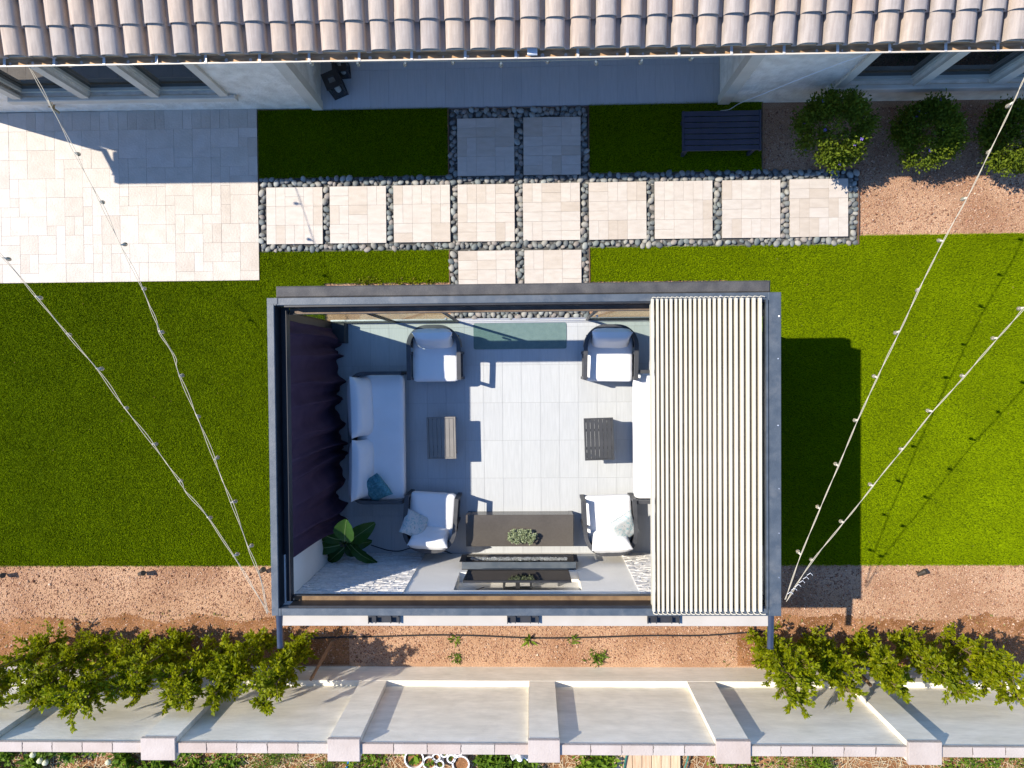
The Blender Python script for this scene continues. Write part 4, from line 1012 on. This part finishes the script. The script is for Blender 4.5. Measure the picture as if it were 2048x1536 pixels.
# door mat
mp0, mp1 = W(947, 642), W(1133, 697)
q = MB(); q.rbox(mp1.x - mp0.x, mp0.y - mp1.y, .012, .006, 2)
def rrect(mb, w_, d_, r, z0, z1, n=5):
    pts = []
    for cx, cy, a0 in ((w_ / 2 - r, d_ / 2 - r, 0), (-w_ / 2 + r, d_ / 2 - r, PI / 2), (-w_ / 2 + r, -d_ / 2 + r, PI), (w_ / 2 - r, -d_ / 2 + r, 1.5 * PI)):
        for k in range(n + 1): a = a0 + PI / 2 * k / n; pts.append((cx + r * math.cos(a), cy + r * math.sin(a)))
    K = len(pts); mb.add([(x, y, z0) for x, y in pts] + [(x, y, z1) for x, y in pts], [tuple(range(K, 2 * K)), tuple(range(K))[::-1]] + [(k, (k + 1) % K, K + (k + 1) % K, K + k) for k in range(K)])
q = MB(); rrect(q, mp1.x - mp0.x, mp0.y - mp1.y - .04, .03, 0, .010)
tag(part('door_mat', q, M_mat, None, False, ((mp0.x + mp1.x) / 2, (mp0.y + mp1.y) / 2 - .02, .0145)), 'grey green door mat on the tiles inside the open doorway', 'mat')

# fireplace and television on the media wall
t = thing('fireplace', 'long black linear fireplace with pale crystals on the media wall', 'fireplace', (-.205, -2.984, .57))
q = MB(); q.box(-.85, .85, .004, .012, .0, .40); q.box(-.85, .85, .012, .10, 0, .03); q.box(-.85, -.83, .012, .10, .031, .36); q.box(.83, .85, .012, .10, .031, .36); part('body', q, M_black, t)
q = MB(); q.box(-.85, .85, .005, .118, .37, .40, .003); part('top_cover', q, M_steel, t)
q = MB(); q.box(-.885, .885, .120, .126, -.01, .05); q.box(-.885, -.80, .120, .126, .0501, .40); q.box(.80, .885, .120, .126, .0501, .40); q.box(-.80, .80, .120, .126, .37, .40); part('front_frame', q, M_bglass, t)
q = MB(); q.box(-.80, .80, .121, .124, .0501, .3699); part('pane', q, glassmat('fireplace glass', (.93, .94, .94)), t)
q = MB()
for _ in range(900):
    x, y, z, s_ = random.uniform(-.74, .74), random.uniform(.045, .09), random.uniform(.033, .045), random.uniform(.004, .009)
    q.box(-s_, s_, -s_, s_, -s_, s_, 0, Matrix.Translation((x, y, z)) @ Euler((random.random() * 3, random.random() * 3, random.random() * 3)).to_matrix().to_4x4())
part('crystals', q, M_crystal, t)['kind'] = 'stuff'
t = thing('television', 'large black flat television on a bracket in the wall niche', 'television', (-.21, -2.985, 1.2))
tv = Matrix.Translation((0, .05, 0)) @ Matrix.Rotation(math.radians(-5), 4, 'X')
q = MB(); q.box(-.73, .73, 0, .03, 0, .80, 0, tv); part('housing', q, M_black, t)
q = MB(); q.box(-.722, .722, .0305, .034, .012, .792, 0, tv); part('screen', q, M_bglass, t)
q = MB(); q.box(-.20, .20, -.12, -.10, .25, .55); q.box(-.03, .03, -.10, .02, .36, .42); q.box(-.2, -.17, -.02, .045, .22, .58); q.box(.17, .2, -.02, .045, .22, .58); q.box(-.25, .25, -.10, -.06, .56, .62); part('wall_bracket', q, M_black, t)
q = MB(); q.tube(smooth_path([(-.45, .02, .66), (-.62, -.03, .70), (-.68, -.08, .66), (-.55, -.10, .60), (-.3, -.10, .58), (-.2, -.09, .57)], 6), .006, 5); part('cable', q, M_rubber, t)
# floor cable
q = MB(); q.tube(smooth_path([tuple(W(x, y, .02)) for x, y in ((742, 1090), (760, 1096), (778, 1101), (800, 1102), (830, 1095), (880, 1100), (905, 1108), (926, 1117))], 6), .008, 5)
tag(part('floor_cable', q, M_rubber), 'black power cable on the tiles between the plant and the fireplace', 'cable')

q = MB(); q.box(-.125, .125, -.16, .16, .02, .24, .012); bxo = MB(); bxo.box(-.10, .10, -.13, .13, 0, .02)
t = thing('corner_box', 'black box standing on the tiles in the corner by the curtain', 'box', (-3.075, .60, .014)); part('case', q, M_black, t); part('foot', bxo, M_rubber, t)
# big paddle leaved plant
rp = W(690, 1082, .30)
t = thing('paddle_plant', 'potted plant with large dark paddle leaves in the left rear corner', 'plant', (rp.x, rp.y, .014))
q = MB(); q.lathe([(.0, 0), (.13, 0), (.17, .30), (.155, .30), (.15, .27), (0, .27)], n=20); part('pot', q, M_pot, t, True)
def paddle(base, tip, wd, name='leaf', sag=.10, m=M_paddle, bend=0):
    base, tip = Vector(base), Vector(tip); n_ = 12; mm = 6; vs = []; fs = []
    ax = tip - base; side = ax.cross(Vector((0, 0, 1))).normalized()
    for i in range(n_ + 1):
        f = i / n_; c = base + ax * f + Vector((0, 0, sag * 4 * f * (1 - f) - sag * f * f)) + side * bend * math.sin(PI * f)
        w_ = wd * (math.sin(PI * min(1, f * .93 + .05)) ** .6) * (1 - .25 * f)
        for j in range(mm + 1):
            u = -1 + 2 * j / mm; rip = .012 * math.sin(f * 26 + u * 2) * abs(u)
            vs.append(c + side * u * w_ / 2 + Vector((0, 0, abs(u) ** 1.3 * w_ * .22 + rip)))
    for i in range(n_):
        for j in range(mm): a = i * (mm + 1) + j; fs.append((a, a + 1, a + mm + 2, a + mm + 1))
    q = MB(); q.add(vs, fs)
    q2 = MB(); q2.tube([base + ax * f + Vector((0, 0, sag * 4 * f * (1 - f) - sag * f * f + .004)) + side * bend * math.sin(PI * f) for f in [k / 10 for k in range(11)]], [.007 - .005 * k / 10 for k in range(11)], 5)
    return q, q2
M_rib = mat('leaf rib', (.16, .24, .08), None, 5, .5)
bs = Vector((0, 0, .28))
for (bx1, by1, bz1, px, py, tz, wd, sag) in ((690, 1082, 1.75, 692, 1040, 2.15, .33, .03), (700, 1080, .75, 748, 1048, .85, .30, .08), (680, 1090, .7, 614, 1098, .80, .22, .08), (688, 1096, .6, 655, 1125, .62, .20, .06), (702, 1090, .65, 752, 1128, .68, .19, .08), (684, 1080, .7, 632, 1062, .85, .20, .08), (696, 1084, .6, 742, 1085, .55, .24, .08), (676, 1084, .55, 640, 1112, .50, .2, .06), (694, 1090, .5, 716, 1112, .5, .2, .05)):
    A, B = W(bx1, by1, bz1) - Vector((rp.x, rp.y, .014)), W(px, py, tz) - Vector((rp.x, rp.y, .014))
    q, q2 = paddle(A, B, wd, sag=sag); lf = part('leaf', q, M_paddle, t, 'all'); part('midrib', q2, M_rib, lf)
    q = MB(); q.tube([bs, (bs + A) / 2 + Vector((0, 0, .05)), A], [.012, .01, .007], 6); part('stalk', q, M_rib, t)

# ================================================================== STRING LIGHTS
bq = MB(); bq.lathe([(.0, -.145), (.016, -.142), (.029, -.122), (.032, -.102), (.026, -.078), (.016, -.06)], n=12); bulb_me = bq.mesh('bulb', M_bulb, 'all')
bq = MB(); bq.cyl((0, 0, -.065), (0, 0, -.02), .016, .013, 10); bq.cyl((0, 0, -.02), (0, 0, 0), .006, .006, 6); bq.cyl((0, 0, -.115), (0, 0, -.065), .004, .006, 6); sock_me = bq.mesh('socket', M_socket, True)
def string_lights(label, pts, bulbs, loose=.0, seed=0):
    """pts: (px, py, z) readings along the cable; bulbs: list of fractions (by reading index) or px readings"""
    P3 = [W(*p) for p in pts]; o0 = P3[0].copy(); o0.z = 0
    t = thing('string_lights', label, 'string lights', o0, 0, 'cream cabled festoon strings over the yard')
    path = smooth_path([p - o0 for p in P3], 10)
    for k in range(2):
        pp_ = []
        for i, p in enumerate(path):
            off = Vector((.006 * math.cos(i * .5 + PI * k), .006 * math.sin(i * .5 + PI * k), 0))
            if loose and k: off += Vector((.05 * abs(math.sin(i * .21 + seed)) * loose, .01, -.03 * loose * abs(math.sin(i * .21 + seed))))
            pp_.append(p + off)
        q = MB(); q.tube(pp_, .0038, 5); part('cable', q, M_cable, t, 'all')
    for bxy in bulbs:
        best = min(path, key=lambda p: (Vector(bxy) - proj2(p + o0)).length)
        s_ = link('socket', sock_me, t, best, (random.uniform(-.25, .25), random.uniform(-.25, .25), random.uniform(0, 6)))
        bo = link('bulb', bulb_me, s_); s_.scale = (.82, .82, .85)
RMi = RM.inverted()
def proj2(p):
    d = RMi @ (p - Vector((0, 0, CAM_H))); return Vector((1024 + CAM_F * d.x / -d.z, 768 - CAM_F * d.y / -d.z))
L1 = [(52, 126, 2.84), (100, 210, 2.76), (148, 305, 2.68), (198, 402, 2.62), (240, 490, 2.58), (284, 578, 2.55), (310, 640, 2.54), (320, 668, 2.53), (348, 715, 2.52), (358, 752, 2.52), (392, 830, 2.52), (428, 920, 2.53), (462, 1005, 2.55), (496, 1095, 2.58), (522, 1165, 2.62), (534, 1226, 2.665)]
string_lights('string of lights from the house gutter over the patio to the pergola corner', L1, [(96, 202), (148, 305), (198, 402), (240, 490), (284, 578), (319, 662), (357, 750), (392, 830), (428, 920), (464, 1005), (496, 1096)], .3, 1)
L2 = [(-60, 450, 2.66), (4, 515, 2.62), (70, 592, 2.58), (132, 667, 2.56), (192, 737, 2.54), (248, 815, 2.53), (304, 888, 2.52), (358, 962, 2.52), (372, 985, 2.52), (414, 1034, 2.53), (466, 1112, 2.57), (505, 1175, 2.62), (536, 1228, 2.665)]
string_lights('string of lights from the left picture edge over the lawn to the pergola', L2, [(2, 514), (70, 592), (132, 667), (192, 737), (248, 815), (304, 888), (360, 962), (414, 1034), (466, 1112)], .25, 2)
R1 = [(2090, 70, 2.75), (2048, 158, 2.70), (2028, 203, 2.68), (1983, 297, 2.63), (1935, 395, 2.6), (1887, 482, 2.57), (1840, 576, 2.55), (1800, 662, 2.54), (1755, 755, 2.53), (1716, 840, 2.53), (1677, 932, 2.54), (1640, 1018, 2.56), (1602, 1110, 2.60), (1570, 1200, 2.665)]
string_lights('steeper string of lights from the upper right down to the pergola', R1, [(2028, 203), (1983, 297), (1935, 395), (1887, 482), (1840, 576), (1800, 662), (1755, 755), (1716, 840), (1677, 932), (1640, 1020), (1602, 1110)], .15, 3)
R2 = [(2110, 540, 2.64), (2050, 615, 2.60), (1996, 676, 2.58), (1930, 752, 2.56), (1866, 823, 2.54), (1806, 898, 2.53), (1746, 972, 2.54), (1688, 1045, 2.56), (1626, 1120, 2.6), (1572, 1204, 2.665)]
string_lights('flatter string of lights from the right picture edge to the pergola', R2, [(2050, 615), (1996, 676), (1930, 752), (1866, 823), (1806, 898), (1746, 972), (1688, 1045), (1626, 1120)], .35, 4)
GLp = [(-40, 124, 2.78), (61, 125, 2.76), (236, 125, 2.76), (420, 125, 2.76), (617, 125, 2.77), (713, 125, 2.77), (811, 124, 2.77), (906, 124, 2.77), (1002, 124, 2.77), (1095, 123, 2.77), (1191, 121, 2.77), (1286, 118, 2.77), (1388, 116, 2.77), (1450, 114, 2.77)]
string_lights('string of lights clipped along the front of the house gutter', [(x, y - 2, z) for x, y, z in GLp], [(61, 123), (236, 123), (617, 123), (713, 123), (811, 122), (906, 122), (1002, 122), (1095, 121), (1191, 119), (1286, 116), (1388, 114)])
# white tie on the right corner
q = MB(); a, b_ = W(1578, 1185, 2.66), W(1625, 1140, 2.6)
for k in range(6):
    c = a.lerp(b_, k / 6); q.tube([c + Vector((-.02, -.02, .0)), c + Vector((.02, .012, .01)), c + Vector((.05, -.02, 0))], .003, 4)
tag(part('cable_ties', q, M_plastic), 'white plastic ties bundling the right light cables at the pergola corner', 'cable tie')

# ================================================================== SMALL THINGS IN THE GRAVEL
def spot(px, py, label):
    c = W(px, py, .05); t = thing('garden_spotlight', label, 'spotlight', (c.x, c.y, -.03), random.uniform(-.5, .5), 'small bronze spotlights in the gravel')
    q = MB(); q.cyl((0, 0, 0), (0, 0, .08), .012, n=8); part('spike', q, M_bronze, t)
    q = MB(); q.cyl((-.03, -.02, .09), (.05, .03, .15), .028, .04, 12); q.cyl((.045, .027, .147), (.07, .042, .165), .042, .044, 12); part('lamp_head', q, M_bronze, t, True)
spot(283, 1146, 'small bronze spotlight in the gravel below the left lawn'); spot(4, 1150, 'small bronze spotlight at the left picture edge'); spot(523, 1141, 'small bronze spotlight close to the pergola\'s left side'); spot(1838, 1146, 'small bronze spotlight in the gravel below the right lawn')
q = MB(); q.tube(smooth_path([tuple(W(x, y, -.02)) for x, y in ((590, 1278), (660, 1275), (760, 1273), (860, 1270), (950, 1271), (1040, 1275), (1110, 1276), (1200, 1274), (1300, 1271), (1400, 1271), (1480, 1266), (1530, 1262))], 6), .014, 6)
tag(part('irrigation_hose', q, M_rubber), 'black drip irrigation hose along the gravel behind the media wall', 'hose')
c = W(1031, 1252, .3)
q = MB(); q.box(-.07, .07, -.06, 0, 0, .16, .01); o = part('utility_box', q, M_box, None, False, (c.x, -3.237, .32)); tag(o, 'grey utility box fixed behind the media wall', 'utility box')
def weed(px, py, n_, L0, label, z=-.03, m=M_weed, spread=.03, up=.6):
    c = W(px, py, 0); k = n_
    P = np.stack([rng.normal(0, spread, k), rng.normal(0, spread, k), np.full(k, 0.0)], 1); D = unit(np.concatenate([rng.normal(0, .7, (k, 2)), np.full((k, 1), up)], 1)); L = rng.uniform(L0 * .6, L0 * 1.2, k)
    o = link('weed', leaves_mesh('weed', P, D, L, L * .22, m), None, (c.x, c.y, z)); tag(o, label, 'weed', 'weeds growing in the gravel'); o.data.name = 'weed'
weed(908, 1279, 26, .10, 'small weed below the left bracket by the hose'); weed(1057, 1279, 18, .16, 'spiky weed crossing the hose under the middle bracket', spread=.01); weed(1145, 1281, 24, .10, 'small weed right of the spiky one'); weed(1192, 1315, 60, .12, 'grey green weed tuft by the boundary wall', spread=.06); weed(912, 1317, 40, .10, 'brownish weed by the boundary wall left of centre', spread=.05)
# dry grass tufts in front of the roller housing
for px, n_, wh in ((735, 140, 'large yellow grass tuft, second from the left along the roller housing'), (757, 60, 'thin yellow grass tuft, third from the left along the roller housing'), (800, 140, 'large yellow grass tuft in the middle of those along the roller housing'), (828, 90, 'yellow grass tuft, second from the right along the roller housing'), (858, 90, 'rightmost yellow grass tuft along the roller housing, near the pebbles'), (715, 50, 'leftmost thin yellow grass tuft along the roller housing')):
    weed(px, 565, n_ // 2, .10, wh, spread=.045, up=.9, m=M_dryg)

# ================================================================== NEIGHBOUR'S GARDEN STRIP BEYOND THE WALL
NY = -5.2
q = MB(); q.add([(-14, -12, -.025), (14, -12, -.025), (14, NY, -.025), (-14, NY, -.025)], [(0, 1, 2, 3)]); struct('garden_bed', q, M_soil)
k = 9000; P = np.stack([rng.uniform(-9, 8.5, k), rng.uniform(-7.0, -5.3, k), rng.uniform(-.015, .03, k)], 1); th = rng.uniform(0, PI, k); d = np.stack([np.cos(th), np.sin(th), rng.normal(0, .12, k)], 1); L = rng.uniform(.05, .28, k)[:, None]; sdv = np.stack([-d[:, 1], d[:, 0], np.zeros(k)], 1) * .003
V = np.stack([P - d * L / 2 - sdv, P + d * L / 2 - sdv, P + d * L / 2 + sdv, P - d * L / 2 + sdv], 1).reshape(-1, 3)
tag(link('straw_mulch', fastmesh('straw_mulch', V, np.arange(4 * k).reshape(-1, 4), M_straw)), 'dry straw mulch covering the garden bed beyond the boundary wall', 'mulch', kind='stuff')
def ground_plants(x0, x1, y0, y1, n_, name, label, L0=.09, hgt=.25, m=M_weed, wd=.5):
    c = Vector(((x0 + x1) / 2, (y0 + y1) / 2, -.02)); k = n_
    cl = np.stack([rng.uniform(x0, x1, 40), rng.uniform(y0, y1, 40)], 1); ii = rng.integers(0, 40, k)
    xy = cl[ii] + rng.normal(0, .07, (k, 2)) - np.array([c.x, c.y]); z = rng.uniform(.02, hgt, k)
    P = np.concatenate([xy, z[:, None]], 1); D = unit(np.concatenate([rng.normal(0, .8, (k, 2)), np.full((k, 1), .4)], 1)); L = rng.uniform(L0 * .6, L0 * 1.3, k)
    o = link(name, leaves_mesh(name, P, D, L, L * wd, m), None, c); tag(o, label, 'plants', kind='stuff')
ground_plants(-9, -5.6, -6.9, -5.9, 5200, 'leafy_weeds', 'leafy green weeds beyond the left end of the boundary wall')
ground_plants(-4.9, -2.9, -6.9, -6.1, 2600, 'grass_patch', 'short grassy weeds beyond the wall left of the pots', .06, .12, wd=.2)
ground_plants(-.9, .05, -6.9, -6.05, 2200, 'lettuce_patch', 'bright green leafy crop beside the white garden ornament', .10, .22)
ground_plants(.75, 1.25, -6.9, -6.2, 900, 'lettuce_patch', 'bright green leafy crop between the wall pilaster and the deck', .10, .22)
ground_plants(3.9, 4.7, -6.9, -6.25, 1500, 'feathery_weed', 'feathery dark green weed beyond the wall on the right', .09, .25, wd=.18)
ground_plants(6.4, 8.2, -6.9, -6.2, 2000, 'ground_cover', 'yellow green ground cover beyond the wall at the far right', .05, .12)
ground_plants(-3.0, -2.2, -6.9, -6.1, 500, 'leafy_weeds', 'scattered leafy weeds among the straw left of the pots', .08, .15)
ground_plants(2.9, 3.7, -6.9, -6.2, 400, 'leafy_weeds', 'scattered leafy weeds in the straw right of the deck', .07, .12)
ground_plants(-5.7, -4.9, -6.9, -6.2, 900, 'leafy_weeds', 'leafy weeds under the first full pilaster', .08, .15)
# deck boards
dk = thing('garden_deck', 'pale wooden boards of a small deck beyond the boundary wall', 'deck', (1.80, -6.6, 0))
for k in range(7):
    q = MB(); q.box(.003, .148, -.6, .55, .03, .06, .003); part('board', q, M_deck, dk, False, (-.52 + k * .155, random.uniform(-.01, .01), random.uniform(-.002, .002)))
# pots with white rims
for i, (px, py, r, lab) in enumerate(((829, 1516, .15, 'large white rimmed pot with a cabbage leaf plant, leftmost of the cluster'), (860, 1524, .10, 'white rimmed pot touching the large left one'), (873, 1512, .055, 'small empty pot in the pot cluster, upper left'), (889, 1504, .055, 'small pot with seedlings nearest the wall'), (903, 1515, .06, 'small pot with seedlings in the middle of the cluster'), (880, 1526, .06, 'small pot with seedlings in the lower middle of the cluster'), (916, 1501, .065, 'small pot at the upper right of the cluster'), (922, 1526, .13, 'large tilted white rimmed tub of soil at the right of the cluster'))):
    c = W(px, py, .12); t = thing('plant_pot', lab, 'pot', (c.x, c.y, -.02), 0, 'white rimmed pots beyond the boundary wall')
    q = MB(); q.lathe([(r * .75, 0), (r, .17), (r + .014, .17), (r + .014, .185), (r - .008, .185), (r * .93, .14)], n=18); part('rim', q, M_plastic, t, True)
    q = MB(); q.lathe([(0, .14), (r * .93, .14)], n=18); part('potting_soil', q, M_soil, t)
    if i in (0, 3, 4, 5, 1):
        k = 14 if i else 12; P = rng.normal(0, r * .2, (k, 3)); P[:, 2] = .15; D = unit(np.concatenate([rng.normal(0, .8, (k, 2)), np.full((k, 1), .5)], 1)); L = rng.uniform(.5, 1.1, k) * r
        link('leaf', leaves_mesh('leaf', P, D, L, L * (.7 if i == 0 else .4), M_weed, .15), t)
# white garden ornament: a winged figure seen from above
c = W(1040, 1513, .45)
t = thing('garden_statue', 'white winged garden statue standing in the crop beyond the wall', 'statue', (c.x, c.y, -.02))
q = MB(); q.lathe([(0, 0), (.10, 0), (.10, .05), (.07, .10), (.085, .25), (.075, .38), (.035, .43), (.03, .45), (.05, .49), (.052, .53), (.03, .57), (0, .58)], n=14); part('figure', q, M_plaster, t, True)
for sx in (-1, 1):
    q = MB(); pts = [(sx * .04, -.03, .42), (sx * .12, -.06, .47), (sx * .155, -.03, .40), (sx * .16, .01, .28), (sx * .10, -.02, .24), (sx * .05, -.03, .30)]
    q.add([(x, y - .008, z) for x, y, z in pts] + [(x, y + .012, z) for x, y, z in pts], [tuple(range(6)), tuple(range(6, 12))[::-1]] + [(k, (k + 1) % 6, 6 + (k + 1) % 6, 6 + k) for k in range(6)]); part('wing', q, M_plaster, t, True)
# allium heads, hoses
for px, py, lab in ((64, 1511, 'left allium seed head by the wall'), (78, 1523, 'middle allium seed head of the three on the left'), (89, 1527, 'right allium seed head of the three on the left'), (215, 1526, 'lone allium seed head left of the first pilaster cap')):
    c = W(px, py, .5); t = thing('allium', lab, 'flower', (c.x, c.y, -.02), 0, 'pale round allium heads beyond the wall')
    q = MB(); q.tube([(0, 0, 0), (.01, .01, .25), (0, 0, .48)], .006, 5); part('stem', q, M_rib, t)
    q = MB(); q.add([v * .045 * (1 + .12 * mnoise.noise(v * 9)) + Vector((0, 0, .5)) for v in iv], if_); part('flower_head', q, mat('allium head', (.45, .47, .30), (.58, .58, .42), 60, .9), t)
for pts, m_, lab in (([(705, 1500), (700, 1512), (692, 1540)], M_hoseb, 'blue hose end beyond the second pilaster cap'), ([(868, 1500), (868, 1520), (872, 1545)], M_hoseb, 'blue hose between the white rimmed pots'), ([(1258, 1500), (1252, 1515), (1247, 1545)], M_hoseg, 'green hose lying over the deck boards'), ([(1374, 1500), (1376, 1515), (1366, 1545)], M_hoseg, 'dark green hose right of the deck')):
    q = MB(); q.tube(smooth_path([tuple(W(x, y, .09)) for x, y in pts], 6), .014, 7); tag(part('garden_hose', q, m_), lab, 'hose', 'garden hoses beyond the wall')
